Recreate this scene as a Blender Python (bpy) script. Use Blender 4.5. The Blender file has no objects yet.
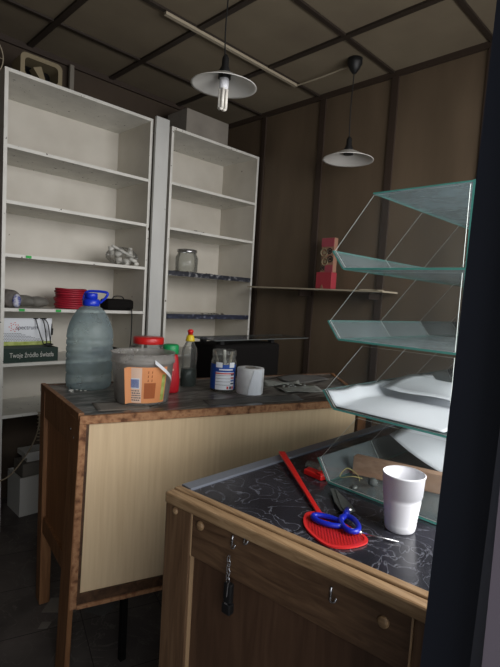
import bpy, bmesh, math, random
from mathutils import Vector, Matrix
random.seed(7)
PI = math.pi
C = bpy.context.scene.collection

# ---------------------------------------------------------------- camera
H = 1.4
cam_d = bpy.data.cameras.new('camera'); cam = bpy.data.objects.new('camera', cam_d); C.objects.link(cam)
dX = Vector((0.70822043, 0.01262028, -0.70587856))
dY = Vector((-0.70355934, 0.09553595, -0.70418544))
dZ = Vector((0.05854976, 0.99534598, 0.07653963))
R = Matrix((dX, dY, dZ)).to_4x4()
cam.matrix_world = Matrix.Translation((0, 0, H)) @ R
cam_d.sensor_fit = 'VERTICAL'; cam_d.sensor_height = 24; cam_d.lens = 24 * 475.42 / 667
cam_d.clip_start = 0.02; cam_d.clip_end = 100
bpy.context.scene.camera = cam

# ---------------------------------------------------------------- world, daylight, exposure
w = bpy.data.worlds.new('world'); bpy.context.scene.world = w; w.use_nodes = True
bg = w.node_tree.nodes['Background']; bg.inputs[0].default_value = (0.80, 0.88, 1.0, 1); bg.inputs[1].default_value = 0.9

def area(name, loc, size, sizey, power, col, target):
    l = bpy.data.lights.new(name, 'AREA'); l.shape = 'RECTANGLE'; l.size = size; l.size_y = sizey
    l.energy = power; l.color = col
    o = bpy.data.objects.new(name, l); C.objects.link(o); o.location = loc
    o.rotation_euler = (Vector(target) - Vector(loc)).to_track_quat('-Z', 'Y').to_euler()
    return o
area('window_daylight', (1.55, -0.75, 1.95), 2.2, 1.3, 78, (1.0, 0.97, 0.95), (1.6, 2.6, 1.1))
area('doorway_daylight', (-0.15, -0.8, 1.6), 0.8, 1.2, 11, (1.0, 0.97, 0.95), (0.9, 2.6, 1.4))
vs = bpy.context.scene.view_settings
vs.view_transform = 'Standard'; vs.look = 'None'; vs.exposure = 0.0; vs.gamma = 1.0; vs.use_curve_mapping = False

# ---------------------------------------------------------------- materials
def lin(c):
    return tuple((x / 12.92 if x <= 0.04045 else ((x + 0.055) / 1.055) ** 2.4) for x in [v / 255 for v in c]) + (1,)

def base(name):
    m = bpy.data.materials.new(name); m.use_nodes = True
    nt = m.node_tree; b = nt.nodes['Principled BSDF']
    return m, nt, b

def plain(name, col, rough=0.6, metal=0.0, spec=0.5):
    m, nt, b = base(name)
    b.inputs['Base Color'].default_value = lin(col); b.inputs['Roughness'].default_value = rough
    b.inputs['Metallic'].default_value = metal; b.inputs['Specular IOR Level'].default_value = spec
    n = nt.nodes.new('ShaderNodeTexNoise'); n.inputs['Scale'].default_value = 60
    bp = nt.nodes.new('ShaderNodeBump'); bp.inputs['Strength'].default_value = 0.05; bp.inputs['Distance'].default_value = 0.002
    tc = nt.nodes.new('ShaderNodeTexCoord'); nt.links.new(tc.outputs['Object'], n.inputs['Vector'])
    nt.links.new(n.outputs['Fac'], bp.inputs['Height']); nt.links.new(bp.outputs[0], b.inputs['Normal'])
    return m

def noisy(name, stops, scale=(1, 1, 1), nscale=5, rough=0.6, detail=5, dist=0.0, bump=0.1, bdist=0.004, spec=0.4, extra=None, rot=(0, 0, 0)):
    m, nt, b = base(name)
    tc = nt.nodes.new('ShaderNodeTexCoord'); mp = nt.nodes.new('ShaderNodeMapping'); mp.inputs['Scale'].default_value = scale
    mp.inputs['Rotation'].default_value = rot
    nt.links.new(tc.outputs['Object'], mp.inputs['Vector'])
    n = nt.nodes.new('ShaderNodeTexNoise'); n.inputs['Scale'].default_value = nscale; n.inputs['Detail'].default_value = detail
    n.inputs['Distortion'].default_value = dist
    nt.links.new(mp.outputs[0], n.inputs['Vector'])
    r = nt.nodes.new('ShaderNodeValToRGB'); e = r.color_ramp.elements
    e[0].position = stops[0][0]; e[0].color = lin(stops[0][1]); e[1].position = stops[-1][0]; e[1].color = lin(stops[-1][1])
    for p, c in stops[1:-1]:
        k = e.new(p); k.color = lin(c)
    nt.links.new(n.outputs['Fac'], r.inputs['Fac'])
    out = r.outputs[0]
    if extra: out = extra(nt, tc, out)
    nt.links.new(out, b.inputs['Base Color'])
    b.inputs['Roughness'].default_value = rough; b.inputs['Specular IOR Level'].default_value = spec
    bp = nt.nodes.new('ShaderNodeBump'); bp.inputs['Strength'].default_value = bump; bp.inputs['Distance'].default_value = bdist
    nt.links.new(n.outputs['Fac'], bp.inputs['Height']); nt.links.new(bp.outputs[0], b.inputs['Normal'])
    return m

def spots(col, scale, thr, amt=1.0):
    """sparse chips / dirt specks with a shape of their own"""
    def f(nt, tc, out):
        v = nt.nodes.new('ShaderNodeTexNoise'); v.inputs['Scale'].default_value = scale; v.inputs['Detail'].default_value = 3
        nt.links.new(tc.outputs['Object'], v.inputs['Vector'])
        r = nt.nodes.new('ShaderNodeValToRGB'); r.color_ramp.elements[0].position = thr; r.color_ramp.elements[1].position = thr + 0.03
        r.color_ramp.elements[0].color = (0, 0, 0, 1); r.color_ramp.elements[1].color = (amt, amt, amt, 1)
        nt.links.new(v.outputs['Fac'], r.inputs['Fac'])
        mx = nt.nodes.new('ShaderNodeMix'); mx.data_type = 'RGBA'
        nt.links.new(r.outputs[0], mx.inputs[0]); nt.links.new(out, mx.inputs[6]); mx.inputs[7].default_value = lin(col)
        return mx.outputs[2]
    return f

def marble(name, c0, c1, vein, rot, tile=0.3, joint=(30, 30, 32), off=(0, 0), vs_=6, vw=0.06, rough=0.25):
    m, nt, b = base(name)
    tc = nt.nodes.new('ShaderNodeTexCoord'); mp = nt.nodes.new('ShaderNodeMapping')
    mp.inputs['Rotation'].default_value = (0, 0, rot); mp.inputs['Location'].default_value = (off[0], off[1], 0)
    nt.links.new(tc.outputs['Object'], mp.inputs['Vector'])
    n = nt.nodes.new('ShaderNodeTexNoise'); n.inputs['Scale'].default_value = 4; n.inputs['Detail'].default_value = 6
    nt.links.new(mp.outputs[0], n.inputs['Vector'])
    r = nt.nodes.new('ShaderNodeValToRGB'); e = r.color_ramp.elements
    e[0].position = 0.35; e[0].color = lin(c0); e[1].position = 0.7; e[1].color = lin(c1)
    nt.links.new(n.outputs['Fac'], r.inputs['Fac'])
    n2 = nt.nodes.new('ShaderNodeTexNoise'); n2.inputs['Scale'].default_value = vs_; n2.inputs['Detail'].default_value = 8; n2.inputs['Distortion'].default_value = 1.6
    nt.links.new(mp.outputs[0], n2.inputs['Vector'])
    s = nt.nodes.new('ShaderNodeMath'); s.operation = 'SUBTRACT'; s.inputs[1].default_value = 0.5; nt.links.new(n2.outputs['Fac'], s.inputs[0])
    a = nt.nodes.new('ShaderNodeMath'); a.operation = 'ABSOLUTE'; nt.links.new(s.outputs[0], a.inputs[0])
    r2 = nt.nodes.new('ShaderNodeValToRGB'); r2.color_ramp.elements[0].position = 0; r2.color_ramp.elements[0].color = (.75, .75, .75, 1)
    r2.color_ramp.elements[1].position = vw * 0.25; r2.color_ramp.elements[1].color = (0, 0, 0, 1)
    nt.links.new(a.outputs[0], r2.inputs['Fac'])
    mx = nt.nodes.new('ShaderNodeMix'); mx.data_type = 'RGBA'
    nt.links.new(r2.outputs[0], mx.inputs[0]); nt.links.new(r.outputs[0], mx.inputs[6]); mx.inputs[7].default_value = lin(vein)
    bk = nt.nodes.new('ShaderNodeTexBrick'); bk.offset = 0; bk.inputs['Scale'].default_value = 1; bk.inputs['Brick Width'].default_value = tile
    bk.inputs['Row Height'].default_value = tile; bk.inputs['Mortar Size'].default_value = 0.0018
    bk.inputs['Color1'].default_value = (1, 1, 1, 1); bk.inputs['Color2'].default_value = (1, 1, 1, 1); bk.inputs['Mortar'].default_value = (0, 0, 0, 1)
    nt.links.new(mp.outputs[0], bk.inputs['Vector'])
    mx2 = nt.nodes.new('ShaderNodeMix'); mx2.data_type = 'RGBA'
    nt.links.new(bk.outputs['Color'], mx2.inputs[0]); mx2.inputs[6].default_value = lin(joint); nt.links.new(mx.outputs[2], mx2.inputs[7])
    nt.links.new(mx2.outputs[2], b.inputs['Base Color']); b.inputs['Roughness'].default_value = rough
    bp = nt.nodes.new('ShaderNodeBump'); bp.inputs['Strength'].default_value = 0.3; bp.inputs['Distance'].default_value = 0.003
    nt.links.new(n2.outputs['Fac'], bp.inputs['Height']); nt.links.new(bp.outputs[0], b.inputs['Normal'])
    return m

def glassy(name, tint, dust_col, dust, rough=0.03, speck=0.0):
    m = bpy.data.materials.new(name); m.use_nodes = True; nt = m.node_tree; nt.nodes.clear()
    o = nt.nodes.new('ShaderNodeOutputMaterial'); t = nt.nodes.new('ShaderNodeBsdfTransparent'); t.inputs[0].default_value = tint + (1,)
    g = nt.nodes.new('ShaderNodeBsdfGlossy'); g.inputs['Roughness'].default_value = rough
    fr = nt.nodes.new('ShaderNodeLayerWeight'); fr.inputs['Blend'].default_value = 0.25
    mr = nt.nodes.new('ShaderNodeMath'); mr.operation = 'MULTIPLY'; mr.inputs[1].default_value = 0.7; nt.links.new(fr.outputs['Fresnel'], mr.inputs[0])
    m1 = nt.nodes.new('ShaderNodeMixShader'); nt.links.new(mr.outputs[0], m1.inputs[0]); nt.links.new(t.outputs[0], m1.inputs[1]); nt.links.new(g.outputs[0], m1.inputs[2])
    d = nt.nodes.new('ShaderNodeBsdfDiffuse'); d.inputs[0].default_value = lin(dust_col)
    tl = nt.nodes.new('ShaderNodeBsdfTranslucent'); tl.inputs[0].default_value = lin(dust_col)
    m3 = nt.nodes.new('ShaderNodeMixShader'); m3.inputs[0].default_value = 0.45; nt.links.new(d.outputs[0], m3.inputs[1]); nt.links.new(tl.outputs[0], m3.inputs[2])
    n = nt.nodes.new('ShaderNodeTexNoise'); n.inputs['Scale'].default_value = 14; n.inputs['Detail'].default_value = 6
    tc = nt.nodes.new('ShaderNodeTexCoord'); nt.links.new(tc.outputs['Object'], n.inputs['Vector'])
    mm = nt.nodes.new('ShaderNodeMapRange'); mm.inputs[1].default_value = 0.3; mm.inputs[2].default_value = 0.75
    mm.inputs[3].default_value = dust * 0.75; mm.inputs[4].default_value = dust * (1.25 + speck)
    nt.links.new(n.outputs['Fac'], mm.inputs[0])
    m2 = nt.nodes.new('ShaderNodeMixShader'); nt.links.new(mm.outputs[0], m2.inputs[0]); nt.links.new(m1.outputs[0], m2.inputs[1]); nt.links.new(m3.outputs[0], m2.inputs[2])
    nt.links.new(m2.outputs[0], o.inputs[0])
    return m

def wood(name, dark, mid, light, scale, rough=0.5, bump=0.25, rot=(0, 0, 0)):
    return noisy(name, [(0.3, dark), (0.5, mid), (0.72, light)], scale=scale, nscale=9, dist=0.8, rough=rough, bump=bump, bdist=0.002, rot=rot)

M = {}
M['shelf'] = noisy('shelf_white', [(0.3, (186, 180, 168)), (0.7, (206, 201, 190))], nscale=3, rough=0.5, extra=spots((92, 76, 58), 22, 0.74))
M['shelf_edge'] = noisy('shelf_edge', [(0.3, (205, 203, 195)), (0.7, (222, 220, 212))], nscale=9, rough=0.5, extra=spots((60, 48, 38), 40, 0.68))
M['board_white'] = noisy('board_white', [(0.3, (180, 180, 176)), (0.7, (205, 205, 200))], scale=(1, 1, .3), nscale=4, rough=0.5, extra=spots((96, 88, 78), 25, 0.73))
M['panel_brown'] = noisy('wall_brown', [(0.3, (84, 71, 56)), (0.7, (100, 85, 68))], scale=(1, 1, 0.25), nscale=5, rough=0.55, bump=0.05)
M['batten'] = plain('batten_dark', (52, 40, 31), 0.6)
M['ceil'] = noisy('ceiling_board', [(0.3, (110, 99, 82)), (0.55, (120, 109, 90)), (0.75, (127, 116, 97))], nscale=2.5, rough=0.8, detail=6)
M['ceil_batten'] = plain('ceiling_batten', (44, 35, 27), 0.6)
M['wall_l'] = noisy('wall_paint', [(0.3, (56, 46, 36)), (0.7, (70, 58, 46))], nscale=3, rough=0.8)
M['front_wall'] = plain('front_wall_paint', (150, 145, 140), 0.8)
M['navy'] = plain('navy_frame', (14, 19, 30), 0.55)
M['mauve'] = plain('mauve_frame', (98, 90, 98), 0.6)
M['floor'] = marble('floor_tiles', (74, 69, 66), (108, 101, 96), (118, 112, 106), 0.30, tile=0.33, joint=(34, 31, 29), rough=0.5)
M['cream'] = noisy('cream_laminate', [(0.3, (224, 196, 156)), (0.5, (229, 202, 162)), (0.7, (234, 208, 169))], scale=(18, 18, 0.8), nscale=5, rough=0.45, bump=0.05)
M['chip'] = noisy('chipboard_edge', [(0.32, (104, 68, 46)), (0.44, (160, 114, 80)), (0.56, (182, 136, 98)), (0.68, (140, 94, 64))], nscale=32, rough=0.85, bump=0.8, bdist=0.004, detail=8)
M['oldwood'] = wood('dark_orange_wood', (112, 76, 48), (138, 96, 62), (158, 114, 76), (6, 6, .5))
M['oldwood_p'] = wood('orange_wood_panel', (134, 90, 56), (152, 104, 66), (168, 118, 78), (5, 5, .4), 0.4)
M['oldwood_d'] = wood('brown_stained_wood', (66, 46, 32), (86, 62, 44), (104, 76, 54), (4, 4, 4))
M['c2wood'] = wood('brown_varnished_wood', (88, 65, 46), (104, 79, 57), (118, 92, 68), (9, 9, .6))
M['c2rail'] = wood('brown_rail_wood', (74, 54, 38), (92, 69, 50), (110, 85, 62), (9, .7, 9))
M['c2panel'] = wood('brown_plywood', (70, 50, 36), (80, 58, 43), (90, 67, 50), (5, 5, .5), 0.45)
M['c2edge'] = wood('light_moulding_wood', (122, 96, 68), (146, 118, 86), (166, 138, 104), (14, .8, 14), 0.45)
M['joint'] = plain('pale_joint', (168, 138, 104), 0.6)
M['c1top'] = None
M['alu'] = plain('dull_metal_strip', (150, 156, 168), 0.35, 0.6)
M['steel'] = plain('steel', (190, 190, 192), 0.25, 0.9)
M['dsteel'] = plain('dark_steel', (104, 108, 104), 0.4, 0.35)
M['black'] = plain('black_plastic', (16, 16, 17), 0.55)
M['blackm'] = plain('black_matt', (20, 18, 17), 0.85, spec=0.15)
M['red'] = plain('red_plastic', (208, 34, 32), 0.35)
M['red2'] = plain('red_mesh_plastic', (200, 40, 40), 0.4)
M['darkred'] = noisy('red_wire', [(0.35, (138, 20, 38)), (0.65, (176, 36, 54))], scale=(1, 1, 40), nscale=6, rough=0.5)
M['blue'] = plain('blue_plastic', (24, 40, 170), 0.3)
M['blue2'] = plain('blue_cap', (24, 52, 190), 0.3)
M['white'] = plain('white_plastic', (235, 236, 240), 0.4)
M['paper'] = noisy('white_paper', [(0.3, (226, 229, 234)), (0.7, (240, 242, 246))], nscale=3, rough=0.8)
M['roll'] = noisy('tissue_roll', [(0.3, (200, 200, 200)), (0.7, (226, 226, 226))], nscale=20, rough=0.9)
M['card'] = noisy('grey_card', [(0.3, (120, 114, 106)), (0.7, (140, 134, 124))], nscale=5, rough=0.8)
M['oldpaper'] = noisy('grey_paper', [(0.3, (120, 122, 116)), (0.6, (150, 152, 146)), (0.75, (92, 110, 88))], nscale=26, rough=0.8)
M['oldpaper2'] = noisy('news_paper', [(0.3, (84, 84, 82)), (0.7, (108, 106, 102))], nscale=8, rough=0.8)
M['yellow'] = plain('yellow_plastic', (226, 196, 40), 0.4)
M['green'] = plain('green_plastic', (24, 150, 84), 0.4)
M['dgreen'] = plain('dark_green', (16, 44, 34), 0.6)
M['tag'] = plain('green_tag', (40, 170, 70), 0.6)
M['orange'] = noisy('orange_label', [(0.3, (222, 140, 84)), (0.7, (236, 164, 112))], nscale=4, rough=0.6)
M['peach'] = plain('peach_label', (240, 206, 182), 0.6)
M['brownink'] = plain('brown_ink', (176, 96, 50), 0.6)
M['lblblue'] = plain('label_blue', (24, 74, 160), 0.45)
M['lblred'] = plain('label_red', (210, 60, 50), 0.45)
M['ink'] = plain('ink', (40, 46, 70), 0.6)
M['lime'] = noisy('lime_print', [(0.4, (150, 165, 70)), (0.6, (190, 200, 120))], nscale=30, rough=0.6)
M['pinkbox'] = plain('crimson_carton', (146, 62, 72), 0.6)
M['redbox'] = plain('red_carton', (150, 46, 56), 0.6)
M['beige'] = plain('beige_plastic', (128, 116, 90), 0.6)
M['tan'] = plain('tan_disc', (140, 104, 84), 0.6)
M['plank'] = wood('plank', (158, 124, 100), (174, 140, 114), (188, 154, 128), (12, .8, 12), 0.6)
M['glass'] = glassy('clear_pane', (.97, .98, .98), (170, 175, 175), 0.03)
M['dusty'] = glassy('dusty_pane', (.93, .96, .96), (176, 188, 190), 0.26)
M['dusty2'] = glassy('dusty_top_pane', (.93, .96, .96), (182, 198, 202), 0.36)
M['edge'] = plain('glass_edge_teal', (92, 168, 156), 0.25)
M['edge_l'] = plain('glass_edge_pale', (222, 228, 222), 0.3)
M['jug'] = glassy('jug_plastic', (.80, .88, .88), (184, 200, 204), 0.40, 0.22)
M['jar'] = glassy('jar_glass', (.95, .96, .95), (186, 186, 180), 0.12, 0.08)
M['bucket'] = glassy('bucket_plastic', (.93, .93, .92), (214, 210, 204), 0.36, 0.1)
M['bag'] = glassy('cloudy_bag', (.80, .80, .80), (180, 178, 170), 0.5, 0.15)
M['bagwrap'] = glassy('clear_bag', (.92, .92, .92), (200, 200, 195), 0.12, 0.1)
M['dishliq'] = plain('dark_green_liquid', (10, 34, 30), 0.2)
M['ketchup'] = plain('red_bottle', (190, 26, 38), 0.35)
M['shade_in'] = plain('lamp_enamel', (212, 210, 204), 0.4)
M['bulb'] = plain('bulb_tube', (236, 232, 222), 0.3)
M['tin'] = noisy('dark_strip_print', [(0.42, (36, 38, 44)), (0.55, (50, 52, 60)), (0.66, (140, 140, 140))], scale=(1, 1, 1), nscale=30, rough=0.5)
M['strip_blue'] = noisy('blue_strip_print', [(0.42, (38, 40, 50)), (0.58, (48, 54, 76)), (0.68, (140, 144, 156))], nscale=34, rough=0.5)
M['crumb'] = plain('dark_crumbs', (46, 38, 32), 0.9)
M['wcrumb'] = plain('white_crumbs', (214, 214, 208), 0.9)
M['cable'] = plain('black_cable', (18, 18, 18), 0.6)
M['cablew'] = plain('pale_cable', (150, 136, 112), 0.6)
M['conduit'] = plain('beige_conduit', (166, 155, 134), 0.5)
M['wirey'] = plain('yellow_wire', (190, 176, 110), 0.5)
M['lump'] = plain('grey_lump', (84, 88, 86), 0.8)
M['gbox'] = plain('grey_box', (122, 116, 106), 0.8)
M['stone'] = plain('white_fitting', (206, 204, 196), 0.5)

# ---------------------------------------------------------------- mesh helpers
def obj(name, bm, mat, parent=None, smooth=False, bevel=0):
    bmesh.ops.recalc_face_normals(bm, faces=bm.faces[:])
    me = bpy.data.meshes.new(name); bm.to_mesh(me); bm.free()
    for m in (mat if isinstance(mat, (list, tuple)) else [mat]): me.materials.append(m)
    if smooth:
        for p in me.polygons: p.use_smooth = True
    o = bpy.data.objects.new(name, me); C.objects.link(o)
    if parent:
        o.parent = parent; o.matrix_parent_inverse = parent_inv(parent)
    if bevel:
        b = o.modifiers.new('bevel', 'BEVEL'); b.width = bevel; b.segments = 2; b.limit_method = 'ANGLE'
    return o

def parent_inv(p):
    return Matrix.Identity(4) if p.type == 'MESH' else Matrix.Translation(-p.location)

def thing(name, label, cat, loc=(0, 0, 0), group=None):
    o = bpy.data.objects.new(name, None); C.objects.link(o); o.location = loc; o.empty_display_size = 0.05
    o['label'] = label; o['category'] = cat
    if group: o['group'] = group
    return o

def tag(o, label, cat, group=None):
    o['label'] = label; o['category'] = cat
    if group: o['group'] = group
    return o

def struct(o):
    o['kind'] = 'structure'; return o

def BM(): return bmesh.new()

def box(bm, x0, x1, y0, y1, z0, z1, mi=0):
    return prism(bm, [(x0, y0), (x1, y0), (x1, y1), (x0, y1)], z0, z1, mi)

def prism(bm, poly, z0, z1, mi=0):
    a = [bm.verts.new((p[0], p[1], z0)) for p in poly]; b = [bm.verts.new((p[0], p[1], z1)) for p in poly]
    n = len(poly); fs = [bm.faces.new(a[::-1]), bm.faces.new(b)]
    for i in range(n): fs.append(bm.faces.new((a[i], a[(i + 1) % n], b[(i + 1) % n], b[i])))
    for f in fs: f.material_index = mi
    return fs

def slab(bm, pts, nrm, th, face_mi=0, edge_mi=1):
    """a flat pane through 3-D points with its thickness along nrm; sides get the edge material"""
    nv = Vector(nrm).normalized() * th
    a = [bm.verts.new(Vector(p)) for p in pts]; b = [bm.verts.new(Vector(p) + nv) for p in pts]
    f1 = bm.faces.new(a[::-1]); f2 = bm.faces.new(b); f1.material_index = f2.material_index = face_mi
    n = len(pts)
    for i in range(n):
        f = bm.faces.new((a[i], a[(i + 1) % n], b[(i + 1) % n], b[i])); f.material_index = edge_mi

def obox(bm, P, u, s0, s1, o0, o1, z0, z1, mi=0):
    """box along horizontal direction u from P; offsets o along the outward normal (u turned clockwise)"""
    P = Vector((P[0], P[1])); u = Vector(u).normalized(); n = Vector((u.y, -u.x))
    q = [P + u * s0 + n * o0, P + u * s1 + n * o0, P + u * s1 + n * o1, P + u * s0 + n * o1]
    return prism(bm, [(v.x, v.y) for v in q], z0, z1, mi)

def lathe(bm, prof, c=(0, 0, 0), n=32, cap0=True, cap1=True, sx=1, sy=1, mi=0, mat=None):
    c = Vector(c); rings = []
    for r, z in prof:
        ring = []
        for i in range(n):
            a = 2 * PI * i / n; v = Vector((math.cos(a) * r * sx, math.sin(a) * r * sy, z))
            if mat: v = mat @ v
            ring.append(bm.verts.new(v + c))
        rings.append(ring)
    for k in range(len(rings) - 1):
        for i in range(n):
            f = bm.faces.new((rings[k][i], rings[k][(i + 1) % n], rings[k + 1][(i + 1) % n], rings[k + 1][i])); f.material_index = mi
    if cap0: bm.faces.new(rings[0][::-1]).material_index = mi
    if cap1: bm.faces.new(rings[-1]).material_index = mi

def shell(bm, prof, th, c=(0, 0, 0), n=32, **k):
    """open vessel: outer profile bottom->top then inner back down"""
    inner = [(max(r - th, 0.001), z) for r, z in prof[::-1]]; inner[-1] = (inner[-1][0], prof[0][1] + th)
    lathe(bm, prof + inner, c, n, True, True, **k)

def tube(bm, pts, r, n=8, closed=False, mi=0):
    pts = [Vector(p) for p in pts]; rings = []; N = len(pts); up = None
    for i, p in enumerate(pts):
        if closed: t = (pts[(i + 1) % N] - pts[i - 1])
        else: t = pts[min(i + 1, N - 1)] - pts[max(i - 1, 0)]
        t.normalize()
        if up is None:
            up = t.orthogonal().normalized()
        up = (up - t * up.dot(t)).normalized(); s = t.cross(up)
        rr = r[i] if isinstance(r, (list, tuple)) else r
        rings.append([bm.verts.new(p + (up * math.cos(2 * PI * j / n) + s * math.sin(2 * PI * j / n)) * rr) for j in range(n)])
    for k in range(N if closed else N - 1):
        a = rings[k]; b = rings[(k + 1) % N]
        for j in range(n): bm.faces.new((a[j], a[(j + 1) % n], b[(j + 1) % n], b[j])).material_index = mi
    if not closed:
        bm.faces.new(rings[0][::-1]).material_index = mi; bm.faces.new(rings[-1]).material_index = mi

def spline(pts, k=6):
    pts = [Vector(p) for p in pts]; out = []
    for i in range(len(pts) - 1):
        p0 = pts[max(i - 1, 0)]; p1 = pts[i]; p2 = pts[i + 1]; p3 = pts[min(i + 2, len(pts) - 1)]
        for j in range(k):
            t = j / k
            out.append(0.5 * ((2 * p1) + (p2 - p0) * t + (2 * p0 - 5 * p1 + 4 * p2 - p3) * t * t + (3 * p1 - p0 - 3 * p2 + p3) * t ** 3))
    out.append(pts[-1]); return out

def sheet(bm, fn, nu, nv, th=0.0006):
    """thin bent sheet from fn(u,v) -> point, with real thickness"""
    top = [[bm.verts.new(Vector(fn(i / nu, j / nv)) + Vector((0, 0, th))) for j in range(nv + 1)] for i in range(nu + 1)]
    bot = [[bm.verts.new(Vector(fn(i / nu, j / nv))) for j in range(nv + 1)] for i in range(nu + 1)]
    for i in range(nu):
        for j in range(nv):
            bm.faces.new((top[i][j], top[i + 1][j], top[i + 1][j + 1], top[i][j + 1]))
            bm.faces.new((bot[i][j], bot[i][j + 1], bot[i + 1][j + 1], bot[i + 1][j]))
    for i in range(nu):
        bm.faces.new((top[i][0], bot[i][0], bot[i + 1][0], top[i + 1][0])); bm.faces.new((top[i][nv], top[i + 1][nv], bot[i + 1][nv], bot[i][nv]))
    for j in range(nv):
        bm.faces.new((top[0][j], top[0][j + 1], bot[0][j + 1], bot[0][j])); bm.faces.new((top[nu][j], bot[nu][j], bot[nu][j + 1], top[nu][j + 1]))

def blob(bm, c, r, s=(1, 1, 1), sub=2, jit=0.0, rotz=0):
    g = bmesh.ops.create_icosphere(bm, subdivisions=sub, radius=r)
    rm = Matrix.Rotation(rotz, 3, 'Z')
    for v in g['verts']:
        q = Vector((v.co.x * s[0], v.co.y * s[1], v.co.z * s[2])) * (1 + random.uniform(-jit, jit))
        v.co = rm @ q + Vector(c)

def text(name, body, size, loc, xdir, updir, mat, parent, extr=0.0004, sx=1.0):
    cu = bpy.data.curves.new(name, 'FONT'); cu.body = body; cu.size = size; cu.extrude = extr
    t = bpy.data.objects.new(name, cu); C.objects.link(t)
    bpy.context.view_layer.update()
    me = bpy.data.meshes.new_from_object(t.evaluated_get(bpy.context.evaluated_depsgraph_get()))
    bpy.data.objects.remove(t)
    X = Vector(xdir).normalized(); Y = Vector(updir).normalized(); Z = X.cross(Y)
    mw = Matrix((X * sx, Y, Z)).transposed().to_4x4(); mw.translation = Vector(loc)
    me.transform(mw)
    me.materials.clear(); me.materials.append(mat)
    o = bpy.data.objects.new(name, me); C.objects.link(o)
    o.parent = parent; o.matrix_parent_inverse = parent_inv(parent)
    return o

def cyl_between(bm, a, b, r, n=12): tube(bm, [a, b], r, n)

# ================================================================ SETTING
CE = 2.87; WX = 2.80; WY = 3.21
b = BM(); box(b, -1.3, 3.0, -1.6, 3.4, -0.06, 0); struct(obj('floor', b, M['floor']))
b = BM(); box(b, -1.3, 3.0, -0.1, 3.4, CE, CE + 0.06); struct(obj('ceiling', b, M['ceil']))
b = BM(); box(b, -1.3, 3.0, WY, WY + 0.08, 0, CE); struct(obj('wall_left', b, M['wall_l']))
b = BM(); box(b, WX, WX + 0.08, -0.05, WY, 0, CE); struct(obj('wall_back', b, M['panel_brown']))
b = BM(); box(b, -1.3, -1.2, -0.05, WY, 0, CE); struct(obj('wall_side', b, M['wall_l']))
b = BM()
FY0, FY1 = -0.05, 0.14
box(b, -1.2, -0.5, FY0, FY1, 0, CE); box(b, -0.5, 0.545, FY0, FY1, 2.25, CE)
box(b, 0.545, 0.62, FY0, FY1, 0, CE); box(b, 0.62, 2.7, FY0, FY1, 0, 0.9); box(b, 0.62, 2.7, FY0, FY1, 2.45, CE); box(b, 2.7, WX, FY0, FY1, 0, CE)
struct(obj('wall_front', b, M['front_wall']))
# door frame: navy inner post, lighter casing towards the outside
b = BM(); box(b, 0.5, 0.56, 0.142, 0.192, 0, 2.4)
for v in b.verts: v.co.y -= (v.co.z - 1.5) * .022      # the open frame stands a little out of plumb
dj = struct(obj('door_1', b, M['navy']))
b = BM(); box(b, 0.462, 0.4995, 0.02, 0.1305, 0, 2.25); struct(obj('trim_1', b, M['mauve']))
b = BM(); box(b, -0.55, 0.4995, 0.142, 0.193, 2.25, 2.33); struct(obj('trim_2', b, M['navy']))
b = BM()
for x0, x1, z0, z1 in ((0.62, 2.7, 0.9, 0.94), (0.62, 2.7, 2.41, 2.45), (0.62, 0.66, 0.94, 2.41), (2.66, 2.7, 0.94, 2.41), (1.64, 1.68, 0.94, 2.41)):
    box(b, x0, x1, 0.0, 0.06, z0, z1)
struct(obj('window_1', b, M['navy']))
# ceiling battens
t = 3
for y in (2.80, 2.22, 1.635, 1.04, 0.45):
    b = BM(); box(b, -1.2, WX, y - 0.013, y + 0.013, CE - 0.012, CE); struct(obj('trim_%d' % t, b, M['ceil_batten'])); t += 1
for x in (-0.55, 0.01, 0.57, 1.13, 1.68, 2.25):
    b = BM(); box(b, x - 0.017, x + 0.017, FY1, WY, CE - 0.014, CE); struct(obj('trim_%d' % t, b, M['ceil_batten'])); t += 1
# ceiling edge battens and wall battens
b = BM(); box(b, WX - 0.02, WX, FY1, WY, CE - 0.035, CE); struct(obj('trim_%d' % t, b, M['batten'])); t += 1
b = BM(); box(b, -1.2, WX - 0.02, WY - 0.02, WY, CE - 0.035, CE); struct(obj('trim_%d' % t, b, M['batten'])); t += 1
for y, w_ in ((2.18, 0.024), (1.62, 0.024), (1.04, .024), (0.5, .024), (2.76, 0.02)):
    b = BM(); box(b, WX - 0.014, WX, y - w_, y + w_, 0, CE - 0.035); struct(obj('trim_%d' % t, b, M['batten'])); t += 1

# ================================================================ SHELVING UNITS
YF = 2.77
def unit(name, label, x0, x1, zs, th=0.018):
    u = thing(name, label, 'shelf unit', ((x0 + x1) / 2, YF, 0))
    for xa, xb in ((x0, x0 + th), (x1 - th, x1)):
        b = BM(); box(b, xa, xb, YF, WY - 0.03, 0, 2.52); obj('side_panel', b, M['shelf'], u)
        b = BM(); box(b, xa - 0.0005, xb + 0.0005, YF - 0.002, YF, 0, 2.52); obj('edging', b, M['shelf_edge'], u)
    b = BM(); box(b, x0 + th, x1 - th, YF, WY - 0.03, 2.502, 2.52); box(b, x0 + th, x1 - th, YF - 0.002, YF, 2.502, 2.52); obj('top_panel', b, M['shelf_edge'], u)
    b = BM(); box(b, x0, x1, WY - 0.03, WY - 0.02, 0.6, 2.52); obj('back_panel', b, M['shelf'], u)
    for z in zs:
        b = BM(); box(b, x0 + th, x1 - th, YF + 0.004, WY - 0.03, z - 0.018, z); box(b, x0 + th, x1 - th, YF + 0.001, YF + 0.004, z - 0.018, z)
        obj('shelf', b, M['shelf_edge'], u)
    return u
S1 = (2.133, 1.842, 1.558, 1.262, 0.955, 0.665)
u1 = unit('shelf_unit', 'tall white shelf unit on the left holding the red wire coil', 0.860, 1.765, S1)
S2 = (2.156, 1.85, 1.548, 1.245, 0.955, 0.665)
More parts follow.
